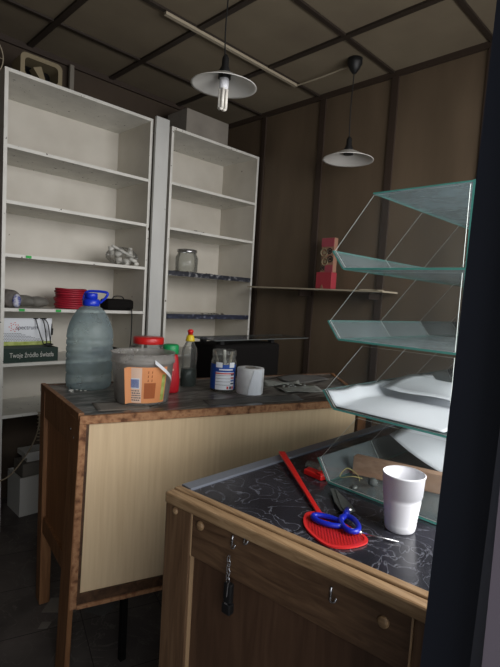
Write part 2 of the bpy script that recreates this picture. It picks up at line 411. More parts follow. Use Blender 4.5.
u2 = unit('shelf_unit', 'tall white open shelf unit in the corner beside the brown panelled wall', 1.915, 2.762, S2)
# printed strips clipped on two shelf edges of the corner unit
for z, m, lab in ((1.548, 'tin', 'dark printed edge strip'), (1.245, 'strip_blue', 'dark blue printed edge strip')):
    b = BM(); box(b, 1.936, 2.742, YF - 0.006, YF - 0.0015, z - 0.03, z + 0.004); o = obj('edge_strip', b, M[m], u2); o['label'] = lab
for x in (0.985,):
    b = BM(); box(b, x, x + 0.03, YF - 0.004, YF - 0.001, 1.542, 1.556); o = obj('price_tag', b, M['tag'], u1); o['label'] = 'small green tag'
for x in (0.955, 1.16):
    b = BM(); box(b, x, x + 0.03, YF - 0.004, YF - 0.001, 1.246, 1.26); o = obj('price_tag', b, M['tag'], u1); o['label'] = 'small green tag'
# upright board between the units
b = BM(); box(b, 1.766, 1.868, YF - 0.04, YF - 0.02, 0, 2.535); o = obj('upright_board', b, M['board_white'], bevel=0.001)
tag(o, 'narrow white upright board standing between the two shelf units', 'board')

# ================================================================ TOP OF UNITS
b = BM(); box(b, 2.10, 2.50, 2.86, 3.10, 2.5205, 2.72); o = obj('carton', b, M['card'], bevel=0.002)
tag(o, 'plain grey carton lying on top of the corner shelf unit', 'box')
# beige crate lying on its side, with handle hole and blade-like spoke
cr = thing('plastic_crate', 'beige plastic box with rounded hole on top of the left shelf unit', 'box', (1.05, 2.86, 2.5205))
b = BM()
def rrect(cx, cz, hx, hz, r, k=5):
    p = []
    for sx, sz, a0 in ((1, 1, 0), (-1, 1, 90), (-1, -1, 180), (1, -1, 270)):
        for i in range(k + 1):
            a = math.radians(a0 + 90 * i / k); p.append((cx + sx * (hx - r) + r * math.cos(a), cz + sz * (hz - r) + r * math.sin(a)))
    return p
out = rrect(1.075, 2.592, 0.115, 0.07, 0.03); inn = rrect(1.075, 2.592, 0.092, 0.047, 0.022)
n = len(out); rr = []
for y, ring in ((2.84, out), (2.84, inn), (2.98, inn), (2.98, out)):
    rr.append([b.verts.new((p[0], y, p[1])) for p in ring])
for k in range(4):
    A, B_ = rr[k], rr[(k + 1) % 4]
    for i in range(n): b.faces.new((A[i], A[(i + 1) % n], B_[(i + 1) % n], B_[i]))
obj('rim', b, M['beige'], cr)
b = BM(); slab(b, [(1.03, 2.85, 2.6), (1.075, 2.85, 2.62), (1.10, 2.85, 2.55), (1.07, 2.85, 2.55)], (0, 1, 0), 0.06, 0, 0); obj('divider', b, M['beige'], cr)
b = BM(); box(b, 0.98, 1.17, 2.96, 2.979, 2.545, 2.64); obj('base', b, M['blackm'], cr)
b = BM(); box(b, 1.37, 1.40, WY - 0.06, WY - 0.03, 2.525, CE - 0.036); o = obj('vertical_pipe', b, M['gbox'], bevel=0.006)
tag(o, 'grey vertical duct rising behind the left shelf unit to the ceiling', 'pipe')
# wire fan cage
fn_ = thing('wire_fan', 'round wire fan cage on the wall at the upper left edge', 'fan', (0.80, 2.98, 2.60))
b = BM()
for rr_ in (0.13, 0.09, 0.045):
    tube(b, [(0.78 + rr_ * math.cos(a), 2.96, 2.63 + rr_ * math.sin(a)) for a in [2 * PI * i / 32 for i in range(32)]], 0.003, 6, True)
for i in range(12):
    a = 2 * PI * i / 12; tube(b, [(0.78 + .02 * math.cos(a), 2.95, 2.63 + .02 * math.sin(a)), (0.78 + .13 * math.cos(a), 2.96, 2.63 + .13 * math.sin(a))], 0.0015, 5)
obj('cage', b, M['conduit'], fn_)
b = BM(); tube(b, [(0.78, 2.95, 2.63), (0.78, 3.21, 2.63)], 0.025, 16); obj('motor', b, M['dsteel'], fn_)

# ================================================================ WALL SHELF + CARTON
ws = thing('wall_shelf', 'long thin pale shelf fixed along the brown panelled wall', 'shelf', (2.7, 2.0, 1.48))
b = BM(); box(b, 2.60, WX - 0.015, 1.485, 2.655, 1.474, 1.484); obj('board', b, M['conduit'], ws)
for y in (1.62, 2.18):
    b = BM(); box(b, 2.66, WX - 0.015, y - .01, y + .01, 1.43, 1.4695); obj('bracket', b, M['batten'], ws)
pc = thing('decorated_carton', 'tall crimson carton with round printed motifs on the wall shelf', 'box', (2.7, 1.98, 1.4855))
b = BM(); box(b, 2.68, 2.74, 1.925, 2.055, 1.4855, 1.60); obj('lower_box', b, M['redbox'], pc, bevel=0.002)
b = BM(); box(b, 2.69, 2.73, 1.925, 2.03, 1.6005, 1.835); o = obj('upper_panel', b, M['tan'], pc, bevel=0.002)
b = BM(); box(b, 2.686, 2.6895, 1.926, 2.029, 1.775, 1.833); obj('printed_band', b, M['pinkbox'], pc)
b = BM(); box(b, 2.686, 2.6895, 1.926, 1.99, 1.602, 1.65); obj('printed_band', b, M['pinkbox'], pc)
for (y, z, r) in ((2.005, 1.735, 0.027), (1.958, 1.745, 0.018), (1.995, 1.672, 0.024), (1.95, 1.69, 0.02), (2.01, 1.63, 0.015)):
    b = BM()
    tube(b, [(2.687, y + r * math.cos(a), z + r * math.sin(a)) for a in [2 * PI * i / 20 for i in range(20)]], 0.004, 6, True)
    tube(b, [(2.6895, y, z), (2.685, y, z)], r * 0.45, 12)
    obj('round_motif', b, M['crumb'] if r < .022 else M['beige'], pc)
b = BM(); slab(b, [(2.677, 1.985, 1.487), (2.677, 2.015, 1.487), (2.677, 2.0, 1.515)], (1, 0, 0), .0025, 0, 0); obj('printed_triangle', b, M['tan'], pc)
b = BM(); tube(b, spline([(2.62, 1.66, 1.4875), (2.64, 1.58, 1.49), (2.62, 1.53, 1.4875), (2.64, 1.50, 1.4875)]), 0.003, 6)
tube(b, spline([(2.64, 1.67, 1.4875), (2.68, 1.60, 1.4875), (2.66, 1.55, 1.4875)]), 0.003, 6)
tag(obj('twig_wires', b, M['conduit']), 'pale thin wires lying on the wall shelf end behind the glass rack', 'wire')

# ================================================================ CEILING FITTINGS
cd = thing('ceiling_conduit', 'pale conduit running across the ceiling above the pendant lamps', 'conduit', (2.0, 2.2, CE))
b = BM(); box(b, 1.46, 2.53, 2.209, 2.231, CE - 0.028, CE - 0.0125); obj('duct', b, M['conduit'], cd)
b = BM(); tube(b, [(2.53, 2.205, CE - 0.02), (2.525, 2.0, CE - 0.025), (2.52, 1.76, CE - 0.02)], 0.005, 8); obj('cable', b, M['conduit'], cd)

def pendant(label, x, y, zr, R_, bulb, tilt):
    t_ = thing('pendant_lamp', label, 'lamp', (x, y, CE))
    b = BM(); lathe(b, [(0.045, 0), (0.045, -.03), (0.03, -.06), (0.012, -.085)], (x, y, CE - 0.0005), 20); obj('ceiling_rose', b, M['black'], t_, True)
    b = BM(); tube(b, spline([(x, y, CE - .08), (x - .004, y + .004, (CE + zr) / 2), (x, y, zr + .12)], 5), 0.0032, 8); obj('cord', b, M['cable'], t_)
    tm = Matrix.Rotation(tilt[0], 3, 'X') @ Matrix.Rotation(tilt[1], 3, 'Y')
    b = BM(); lathe(b, [(0.008, .14), (.016, .125), (.017, .09), (.027, .07), (.03, .035)], (x, y, zr), 20, mat=tm); obj('socket', b, M['black'], t_, True)
    b = BM()
    prof = [(0.03, .052), (0.05, .046), (R_ * .6, .026), (R_ * .93, .004), (R_, 0), (R_, .003), (R_ * .92, .008), (R_ * .6, .031), (.05, .052), (.03, .058)]
    prof = prof[::-1]
    lathe(b, prof, (x, y, zr), 48, False, False, mat=tm); obj('lamp_shade', b, M['shade_in'], t_, True)
    if bulb:
        f = BM(); lathe(f, [(.022, .04), (.022, -.005), (.017, -.012)], (x, y, zr), 20, mat=tm); bs = obj('bulb_base', f, M['white'], t_, True)
        f = BM()
        for dx, dy in ((.011, .011), (-.011, .011), (.011, -.011), (-.011, -.011)):
            tube(f, [tm @ Vector((dx, dy, -.012)) + Vector((x, y, zr)), tm @ Vector((dx, dy, -.10)) + Vector((x, y, zr))], .0075, 10)
        for dx in (.011, -.011):
            tube(f, [tm @ Vector((dx, dy, -.10)) + Vector((x, y, zr)) for dy in (.011, .0, -.011)], .0075, 10)
        obj('bulb_tubes', f, M['bulb'], t_, True)
    return t_
pendant('white pendant lamp with bare tube bulb, the larger and nearer one', 1.502, 1.768, 2.375, 0.155, True, (0.05, -0.02))
pendant('farther white pendant lamp hanging before the brown panelled wall', 2.50, 1.735, 2.27, 0.155, False, (0, 0))

# ================================================================ ITEMS ON THE LEFT UNIT
# rolled grey bag
rb = thing('rolled_bag', 'grey rolled plastic bag lying at the left end above the green display box', 'bag', (0.94, 2.9, 1.2625))
b = BM(); lathe(b, [(.035, -.14), (.05, -.12), (.052, 0), (.05, .10), (.035, .125)], (0.935, 2.93, 1.312), 20, mat=Matrix.Rotation(PI / 2, 3, 'X'))
obj('roll', b, noisy('grey_roll', [(0.3, (84, 80, 76)), (0.7, (124, 118, 112))], nscale=20), rb, True)
b = BM(); lathe(b, [(.036, -.015), (.038, 0), (.024, .008)], (0.952, 2.795, 1.303), 16, sx=.6, mat=Matrix.Rotation(PI / 2, 3, 'X')); obj('printed_end', b, noisy('blue_white_print', [(0.4, (200, 200, 210)), (0.6, (70, 80, 150))], nscale=50), rb, True)
b = BM(); blob(b, (1.03, 2.93, 1.300), .07, (1.0, 1.5, .5), 3, .03); blob(b, (1.10, 2.91, 1.297), .065, (1.1, 1.3, .5), 3, .04)
for v in b.verts: v.co.z = max(v.co.z, 1.2627)
tag(obj('clear_bag', b, M['bag'], None, True), 'crumpled clear plastic bag lying beside the red wire coil', 'bag')
# red wire coil
b = BM()
for k in range(9):
    z = 1.271 + k * .0135; rr_ = .088 + .004 * math.sin(k * 2.1)
    tube(b, [(1.306 + rr_ * math.cos(a) + .003 * math.sin(3 * a + k), 2.90 + rr_ * math.sin(a), z + .002 * math.sin(2 * a + k)) for a in [2 * PI * i / 36 for i in range(36)]], .0078, 6, True)
lathe(b, [(.078, 0), (.078, .11)], (1.306, 2.90, 1.264), 32)
tag(obj('wire_coil', b, M['darkred'], None, True), 'coil of red wire standing on the left shelf unit behind the water jug', 'wire coil')
# bag of white pipe fittings
fb = thing('bag_of_fittings', 'clear bag of white plastic fittings on the left shelf unit', 'bag', (1.61, 2.88, 1.5405))
def cy(p, q, r, r2=None):
    b = BM(); tube(b, [p, q], [r, r2 or r], 14); return obj('fitting', b, M['stone'], fb, True)
cy((1.53, 2.84, 1.66), (1.68, 2.83, 1.60), .009)
cy((1.57, 2.85, 1.566), (1.60, 2.83, 1.575), .024, .018); cy((1.62, 2.83, 1.562), (1.66, 2.85, 1.566), .022, .02)
cy((1.69, 2.83, 1.56), (1.72, 2.83, 1.556), .018, .012); cy((1.665, 2.85, 1.60), (1.67, 2.85, 1.66), .024, .012)
cy((1.58, 2.88, 1.60), (1.62, 2.87, 1.645), .02, .026); cy((1.54, 2.86, 1.60), (1.535, 2.86, 1.655), .012, .02)
cy((1.65, 2.82, 1.585), (1.70, 2.82, 1.572), .012)
b = BM(); blob(b, (1.62, 2.87, 1.60), .10, (1.12, .75, .62), 3, .02)
for v in b.verts: v.co.z = max(v.co.z, 1.5405)
obj('wrapper', b, M['bagwrap'], fb, True)
fb.location.z += .0185; fb.location.x += .012
# black pouch with handle
bp_ = thing('black_pouch', 'small black zipped pouch with handle and hanging cord on shelf', 'bag', (1.6, 2.86, 1.2625))
b = BM(); box(b, 1.505, 1.70, 2.80, 2.92, 1.263, 1.335); obj('body', b, M['blackm'], bp_, bevel=0.02)
b = BM(); tube(b, spline([(1.56, 2.85, 1.33), (1.58, 2.85, 1.352), (1.63, 2.85, 1.352), (1.65, 2.85, 1.33)]), .004, 6); obj('handle', b, M['black'], bp_)
b = BM(); tube(b, spline([(1.655, 2.80, 1.28), (1.652, 2.755, 1.266), (1.650, 2.745, 1.15), (1.642, 2.745, 1.02), (1.60, 2.75, .97)]), .0035, 6); obj('cord', b, M['cable'], bp_)
# black adapter on lower shelf
b = BM(); box(b, 1.47, 1.63, 2.82, 2.94, 0.9555, 1.01); tag(obj('black_case', b, M['blackm'], bevel=0.01), 'low black case on the shelf just below the black pouch', 'case')
# cardboard display box
db = thing('display_box', 'green and white counter display box with hanging cords on the left shelf unit', 'display box', (1.04, 2.85, 0.9555))
b = BM(); box(b, 0.884, 1.186, 2.785, 2.93, 0.956, 1.036); obj('tray', b, M['dgreen'], db)
b = BM(); box(b, 0.884, 1.205, 2.932, 2.936, 0.956, 1.197); obj('backboard', b, M['paper'], db)
b = BM(); box(b, 0.885, 1.204, 2.9285, 2.9315, 1.036, 1.058); obj('printed_band', b, M['lime'], db)
b = BM()
for r_ in range(6):
    for c_ in range(30 - r_ * 3):
        cx = .888 + c_ * .0092 + (r_ % 2) * .0046; box(b, cx, cx + .0038, 2.929, 2.9315, 1.061 + r_ * .0085, 1.0648 + r_ * .0085)
o = obj('printed_dots', b, M['ink'], db); o['kind'] = 'stuff'
text('logo_text', 'spectrum', .036, (0.995, 2.930, 1.130), (1, 0, 0), (0, 0, 1), M['ink'], db, sx=.92)
b = BM()
for i in range(14):
    a = 2 * PI * i / 14; r_ = .016 + .010 * (i % 2); cx, cz = .982 + r_ * math.cos(a), 1.142 + r_ * math.sin(a); box(b, cx, cx + .005, 2.929, 2.9315, cz, cz + .005)
o = obj('logo_dots', b, M['lblred'], db); o['kind'] = 'stuff'
text('slogan_text', 'Twoje źródło światła', .040, (0.915, 2.7835, 0.984), (1, 0, 0), (0, 0, 1), M['stone'], db, sx=.70)
for p in ([(1.105, 2.925, 1.195), (1.115, 2.90, 1.13), (1.13, 2.86, 1.045)], [(1.145, 2.925, 1.195), (1.15, 2.90, 1.15), (1.15, 2.86, 1.045)], [(1.155, 2.925, 1.195), (1.17, 2.90, 1.16), (1.172, 2.86, 1.045)]):
    b = BM(); tube(b, spline(p), .003, 6); tube(b, [(p[0][0] - .012, 2.925, 1.196), (p[0][0] + .015, 2.925, 1.196)], .003, 6); obj('cord', b, M['cable'], db)
b = BM(); tube(b, [(1.185, 2.88, 1.10), (1.187, 2.88, 1.14)], .007, 8); tube(b, spline([(1.187, 2.88, 1.14), (1.18, 2.87, 1.165), (1.17, 2.86, 1.05)]), .002, 6); obj('plug', b, M['cable'], db)
b = BM(); blob(b, (1.155, 2.85, 1.046), .018, (1.6, 1, .5), 2, .1); obj('cable_tangle', b, M['cable'], db)

# jar on the corner unit
jr = thing('glass_jar', 'small cloudy glass jar standing on the corner shelf unit', 'jar', (2.165, 2.86, 1.5485))
b = BM(); shell(b, [(.075, 0), (.082, .01), (.084, .11), (.07, .135), (.068, .16)], .004, (2.175, 2.88, 1.553), 28); obj('body', b, M['jar'], jr, True)
b = BM(); lathe(b, [(.074, .15), (.074, .166), (.066, .17), (.066, .150)], (2.175, 2.88, 1.553), 28, False, False); obj('rim', b, M['steel'], jr, True)
# dirt on shelves
def crumbs(name, label, cx, cy_, z, sx, sy, n_, r_, m, seed):
    random.seed(seed); b = BM()
    for _ in range(n_):
        rr_ = r_ * random.uniform(.5, 1.3); blob(b, (cx + random.uniform(-sx, sx), cy_ + random.uniform(-sy, sy), z + rr_ * .4), rr_, (1.3, 1, .5), 1, .2)
    o = obj(name, b, m); tag(o, label, 'debris'); o['kind'] = 'stuff'; return o
crumbs('dark_crumbs', 'dark dead crumbs scattered on the corner unit shelf above the jar', 2.21, 2.80, 1.8505, .05, .02, 12, .008, M['crumb'], 3)
crumbs('dark_crumbs', 'dark litter spread on the corner unit shelf under the glass jar', 2.2, 2.80, 1.5525, .22, .02, 26, .007, M['crumb'], 4)
crumbs('dark_crumbs', 'brown scraps lying on the blue edged shelf of the corner unit', 2.4, 2.82, 1.2495, .12, .03, 20, .007, M['crumb'], 5)

# stuff under the left unit
bb = thing('junk_crate', 'pale crate with boxes on the floor behind the wooden counter leg', 'crate', (1.1, 2.66, 0))
b = BM()
for poly in (((0.96, 2.52), (1.22, 2.52), (1.22, 2.53), (.96, 2.53)), ((0.96, 2.72), (1.22, 2.72), (1.22, 2.73), (.96, 2.73)), ((.96, 2.53), (.97, 2.53), (.97, 2.72), (.96, 2.72)), ((1.21, 2.53), (1.22, 2.53), (1.22, 2.72), (1.21, 2.72))):
    prism(b, poly, 0.012, .24)
box(b, .96, 1.22, 2.52, 2.73, 0.0005, .012)
obj('crate_body', b, M['stone'], bb)
b = BM(); box(b, .985, 1.19, 2.55, 2.70, .013, .31); o = obj('carton', b, M['gbox'], bb); b = BM(); box(b, 1.0, 1.19, 2.56, 2.69, .345, .375); box(b, 1.02, 1.16, 2.58, 2.67, .3105, .3445); obj('lid', b, M['stone'], bb)
bb.location.x += .06; bb.location.y += .36
b = BM(); tube(b, spline([(0.86, 2.755, .30), (0.93, 2.755, .33), (1.03, 2.755, .46), (1.075, 2.76, .58), (1.075, 2.762, .66)], 8), .004, 6)
tube(b, [(1.075 + .012 * math.cos(i * .9), 2.748 + .012 * math.sin(i * .9), .49 + i * .003) for i in range(60)], .003, 5)
tag(obj('hanging_cord', b, M['cablew']), 'loose twisted grey cord hanging from the left shelf unit behind the counter', 'cord')

# ================================================================ COUNTER 1 (rear, cream panel)
A1 = Vector((.718, 1.497)); B1 = Vector((1.90, 1.118)); C1 = Vector((2.40, 1.665)); D1 = Vector((.812, 2.075)); T1 = .97
u1v = (B1 - A1).normalized(); L1 = (B1 - A1).length; s1v = (D1 - A1).normalized(); W1 = (D1 - A1).length
M['c1top'] = noisy('streaked_tile_painted_sheen', [(0.34, (52, 47, 43)), (0.48, (84, 79, 74)), (0.58, (138, 134, 128)), (0.7, (74, 69, 64))], scale=(3, 13, 3), nscale=3, rough=0.3, dist=.6, detail=8)  # dark tile with own streaks; pale greys also paint in the reflections on top
c1 = thing('shop_counter', 'wooden counter with cream front panel carrying the water jug and bucket', 'counter', (A1.x, A1.y, 0))
def inset(poly, d):
    P = [Vector(p) for p in poly]; n = len(P); o_ = []
    for i in range(n):
        e1 = (P[i] - P[i - 1]).normalized(); e2 = (P[(i + 1) % n] - P[i]).normalized()
        n1 = Vector((-e1.y, e1.x)); n2 = Vector((-e2.y, e2.x)); m_ = (n1 + n2).normalized(); o_.append(P[i] + m_ * (d / max(m_.dot(n1), .3)))
    return o_
quad = [A1, B1, C1, D1]
b = BM(); prism(b, inset(quad, .012), T1 - .022, T1 - .004); obj('tabletop', b, M['c1top'], c1)
inn = inset(quad, .022)
# edge strips around top
b = BM(); obox(b, A1, u1v, 0.0, L1, -.018, 0, T1 - .032, T1 - .003); obj('front_edging', b, M['chip'], c1, bevel=.002)
b = BM(); obox(b, A1, -s1v, -W1, -.0185, -.02, 0.0, T1 - .02, T1 + .004); obj('side_edging', b, M['oldwood'], c1, bevel=.002)
b = BM(); v_ = (C1 - D1).normalized(); obox(b, C1, -v_, 0, (C1 - D1).length, -.018, 0, T1 - .03, T1); obj('rear_edging', b, M['oldwood_d'], c1)
v_ = (C1 - B1).normalized(); b = BM(); obox(b, B1, v_, 0.019, (C1 - B1).length - .02, -.018, 0, T1 - .03, T1); obj('side_edging', b, M['oldwood'], c1)
def lean(bm, k=.022):
    for v in bm.verts: v.co.x -= k * (T1 - v.co.z) * u1v.x; v.co.y -= k * (T1 - v.co.z) * u1v.y
    return bm
# front panel with thin frame; the old counter leans a little
b = BM(); obox(b, A1, u1v, .0335, L1 - .05, -.03, -.012, .335, T1 - .033); obj('front_panel', lean(b), M['cream'], c1)
b = BM(); obox(b, A1, u1v, .0, .023, -.03, 0, .285, T1 - .033); obj('corner_strip', lean(b), M['chip'], c1, bevel=.002)
b = BM(); obox(b, A1, u1v, .0235, .033, -.03, -.006, .30, T1 - .033); obj('frame_strip', lean(b), M['oldwood_d'], c1)
b = BM(); obox(b, A1, u1v, .0235, L1 - .03, -.03, -.004, .298, .334); obj('bottom_strip', lean(b), M['oldwood_d'], c1)
b = BM(); obox(b, A1, u1v, .0235, L1 - .03, -.032, .001, .283, .2975); obj('bottom_edging', lean(b), M['chip'], c1)
b = BM(); obox(b, A1, u1v, L1 - .045, L1, -.05, 0, 0, T1 - .037); obj('leg', b, M['oldwood'], c1)
# left side: legs, rails, panel; direction from D to A so that normal points outward (-x)
d_ = (A1 - D1).normalized()
b = BM(); obox(b, D1, d_, W1 - .115, W1 - .001, -.019, -.001, 0, T1 - .0205); obj('leg', lean(b, .03), M['oldwood'], c1, bevel=.002)
b = BM(); obox(b, D1, d_, 0, .07, -.045, -.001, 0, T1 - .0205); obj('leg', b, M['oldwood'], c1, bevel=.002)
b = BM(); obox(b, D1, d_, .0705, W1 - .116, -.03, -.004, T1 - .13, T1 - .0205); obj('side_rail', b, M['oldwood'], c1)
b = BM(); obox(b, D1, d_, .0705, W1 - .116, -.03, -.006, .33, .40); obj('side_rail', b, M['oldwood'], c1)
b = BM(); obox(b, D1, d_, .0705, W1 - .116, -.03, -.018, .4005, T1 - .1305); obj('side_panel', b, M['oldwood_p'], c1)
for s_, z_ in ((W1 - .10, .90), (W1 - .06, .88)):
    b = BM(); tube(b, [Vector((D1.x, D1.y, z_)) + Vector((d_.x, d_.y, 0)) * s_ + Vector((d_.y, -d_.x, 0)) * q for q in (-.004, .002)], .005, 10); obj('bolt', b, M['steel'], c1)
cb = C1 - v_ * .05; b = BM(); box(b, C1.x - .12, C1.x - .07, C1.y - .09, C1.y - .05, 0, T1 - .03); obj('leg', b, M['oldwood_d'], c1)
b = BM(); q = A1 + u1v * .175 + Vector((.02, .045)); box(b, q.x, q.x + .022, q.y, q.y + .022, 0, T1 - .06); obj('leg', b, M['blackm'], c1)
b = BM(); obox(b, D1 + v_ * 0, (C1 - D1), .05, 1.5, -.01, 0.0, 0.35, .9); 
for v in b.verts: pass
obj('rear_panel', b, M['oldwood_d'], c1)

# ================================================================ BLACK CABINET behind counter
bk = thing('black_cabinet', 'black appliance cabinet standing behind the counter by the panelled wall', 'cabinet', (2.0, 2.2, 0))
b = BM(); box(b, 1.76, 2.31, 2.02, 2.26, 0.0005, 1.115); obj('body', b, M['blackm'], bk, bevel=.02)
b = BM(); slab(b, [(1.73, 2.0, 1.142), (2.57, 2.0, 1.142), (2.57, 2.24, 1.142), (1.73, 2.24, 1.142)], (0, 0, 1), .005); obj('glass_top', b, [M['glass'], M['lump']], bk)
for x_, y_ in ((1.83, 2.06), (2.26, 2.06), (1.83, 2.22), (2.26, 2.22)):
    b = BM(); box(b, x_ - .015, x_ + .015, y_ - .015, y_ + .015, 1.1155, 1.1415); obj('spacer', b, M['black'], bk)

# ================================================================ THINGS ON COUNTER 1
Z1 = T1 - .0035
def lbl_arc(name, parent, c, r, a0, a1, z0, z1, mat, off=.0008, n=18, th=.0006):
    b = BM()
    for i in range(n):
        q = []
        for rr_ in (r + off, r + off + th):
            for a in (a0 + (a1 - a0) * i / n, a0 + (a1 - a0) * (i + 1) / n): q.append((c[0] + rr_ * math.cos(a), c[1] + rr_ * math.sin(a)))
        prism(b, [q[0], q[1], q[3], q[2]], z0, z1)
    bmesh.ops.remove_doubles(b, verts=b.verts[:], dist=1e-6)
    return obj(name, b, mat, parent)
# jug
J = (.965, 1.940)
jg = thing('water_jug', 'large ribbed clear plastic water jug with blue cap and carry handle', 'jug', (J[0], J[1], Z1))
prof = [(.085, 0), (.099, .008), (.103, .03), (.102, .062), (.097, .068), (.103, .075), (.104, .12)]
for z_ in (.125, .155, .185, .215): prof += [(.104, z_), (.0995, z_ + .007), (.104, z_ + .014)]
prof += [(.1035, .24), (.101, .262), (.092, .293), (.079, .322), (.062, .35), (.046, .366), (.03, .372), (.028, .392)]
prof = [(r * .93, z * .955) for r, z in prof]
b = BM(); lathe(b, prof, (J[0], J[1], Z1), 40)
jo = obj('body', b, M['jug'], jg, True)
b = BM(); lathe(b, [(.034, .372), (.036, .378), (.036, .398), (.03, .402)], (J[0], J[1], Z1 - .017), 28); obj('collar', b, M['blue2'], jg, True)
b = BM(); lathe(b, [(.026, .4025), (.026, .424), (.022, .428)], (J[0], J[1], Z1 - .017), 24); obj('cap', b, M['blue2'], jg, True)
b = BM(); hx = Vector((.74, -.67, 0)); P0 = Vector((J[0], J[1], Z1 - .017))
tube(b, spline([P0 - hx * .035 + Vector((0, 0, .392)), P0 - hx * .022 + Vector((0, 0, .43)), P0 + hx * .02 + Vector((0, 0, .436)), P0 + hx * .066 + Vector((0, 0, .432)), P0 + hx * .062 + Vector((0, 0, .412)), P0 + hx * .036 + Vector((0, 0, .386))], 6), .0055, 8)
obj('handle', b, M['blue2'], jg, True)
# bucket
K = (1.026, 1.609); hb = .195
bu = thing('plastic_bucket', 'clear plastic bucket with peeling orange label beside the water jug', 'bucket', (K[0], K[1], Z1))
b = BM(); shell(b, [(.100, 0), (.104, .006), (.119, .155), (.124, .158), (.124, .168), (.121, .17), (.122, .19), (.126, hb)], .003, (K[0], K[1], Z1), 40); obj('body', b, M['bucket'], bu, True)
b = BM(); lathe(b, [(.088, .004), (.096, .03), (.095, .055), (.07, .065), (.03, .06)], (K[0], K[1], Z1), 28); obj('contents', b, plain('brown_residue', (98, 80, 66), .8), bu, True)
ca = math.atan2(-K[1], -K[0])
lb = BM(); n_ = 16; rows = []
for j, z_ in enumerate((.012, .075, .15)):
    rows.append([])
    for i in range(n_ + 1):
        a = ca - .52 + 1.37 * i / n_; rr_ = .103 + z_ * .103 + .003 + (.014 if i == 0 and j < 3 else .006 if i == 1 else 0)
        rows[-1].append((K[0] + rr_ * math.cos(a), K[1] + rr_ * math.sin(a), Z1 + z_ - (.004 * (i == 0))))
for j in range(2):
    for i in range(n_):
        slab(lb, [rows[j][i], rows[j][i + 1], rows[j + 1][i + 1], rows[j + 1][i]], (math.cos(ca), math.sin(ca), 0), .0006, 0, 0)
lab_o = obj('label', lb, M['orange'], bu); lab_o['label'] = 'orange paper label with barcode'
def onb(a, z_, e): rr_ = .103 + z_ * .103 + e; return Vector((K[0] + rr_ * math.cos(ca + a), K[1] + rr_ * math.sin(ca + a), Z1 + z_))
def patch(parent, a0, a1, z0, z1, e, mat, name):
    b = BM(); k = max(1, int(abs(a1 - a0) / .08))
    for i in range(k):
        x0 = a0 + (a1 - a0) * i / k; x1 = a0 + (a1 - a0) * (i + 1) / k
        slab(b, [onb(x0, z0, e), onb(x1, z0, e), onb(x1, z1, e), onb(x0, z1, e)], (math.cos(ca), math.sin(ca), 0), .0004, 0, 0)
    return obj(name, b, mat, parent)
patch(lab_o, -.43, -.02, .014, .148, .0037, M['peach'], 'pale_field')
patch(lab_o, -.40, -.09, .068, .108, .0041, M['paper'], 'barcode_field')
b = BM()
for i in range(14):
    x0 = -.385 + i * .020; slab(b, [onb(x0, .072, .0046), onb(x0 + .012, .072, .0046), onb(x0 + .012, .104, .0046), onb(x0, .104, .0046)], (math.cos(ca), math.sin(ca), 0), .0003, 0, 0)
obj('barcode', b, M['lblblue'], lab_o)
patch(lab_o, .06, .44, .03, .09, .0040, M['brownink'], 'printed_patch')
b = BM(); random.seed(5)
for r_ in range(5):
    x0 = -.38
    while x0 < -.08:
        w_ = random.uniform(.02, .05); slab(b, [onb(x0, .022 + r_ * .009, .0042), onb(x0 + w_, .022 + r_ * .009, .0042), onb(x0 + w_, .026 + r_ * .009, .0042), onb(x0, .026 + r_ * .009, .0042)], (math.cos(ca), math.sin(ca), 0), .0003, 0, 0); x0 += w_ + .02
obj('small_print', b, M['ink'], lab_o)
for i, a_ in enumerate((.16, .22, .28, .34)):
    b = BM()
    for k in range(7): slab(b, [onb(a_, .03 + k * .016, .0048), onb(a_ + .035, .032 + k * .016, .0048), onb(a_ + .03, .042 + k * .016, .0048), onb(a_ + .005, .038 + k * .016, .0048)], (math.cos(ca), math.sin(ca), 0), .0003, 0, 0)
    if i in (0, 2): obj('swirl_print', b, M['brownink'], lab_o)
    else: b.free()
patch(lab_o, .66, .80, .02, .12, .0042, M['lime'], 'label_edge')
b = BM(); pp = []
for i in range(13):
    f = i / 12; a = .34 + f * .75; z_ = .165 - .085 * f; pp.append(onb(a, z_, .012 + .012 * math.sin(PI * f)))
for i in range(12):
    slab(b, [pp[i], pp[i + 1], pp[i + 1] + Vector((0, 0, .014)), pp[i] + Vector((0, 0, .014))], (math.cos(ca), math.sin(ca), 0), .003, 0, 0)
obj('handle', b, M['white'], bu)
# jar with red lid
Rj = (1.232, 1.895)
rj = thing('storage_jar', 'clear jar with wide red screw lid standing behind the bucket', 'jar', (Rj[0], Rj[1], Z1))
b = BM(); lathe(b, [(.088, 0), (.092, .01), (.092, .15), (.086, .17), (.07, .185), (.07, .19)], (Rj[0], Rj[1], Z1), 32); obj('body', b, M['jar'], rj, True)
b = BM(); lathe(b, [(.070, .19), (.071, .193), (.071, .216), (.068, .220)], (Rj[0], Rj[1], Z1), 32); obj('lid', b, M['red'], rj, True)
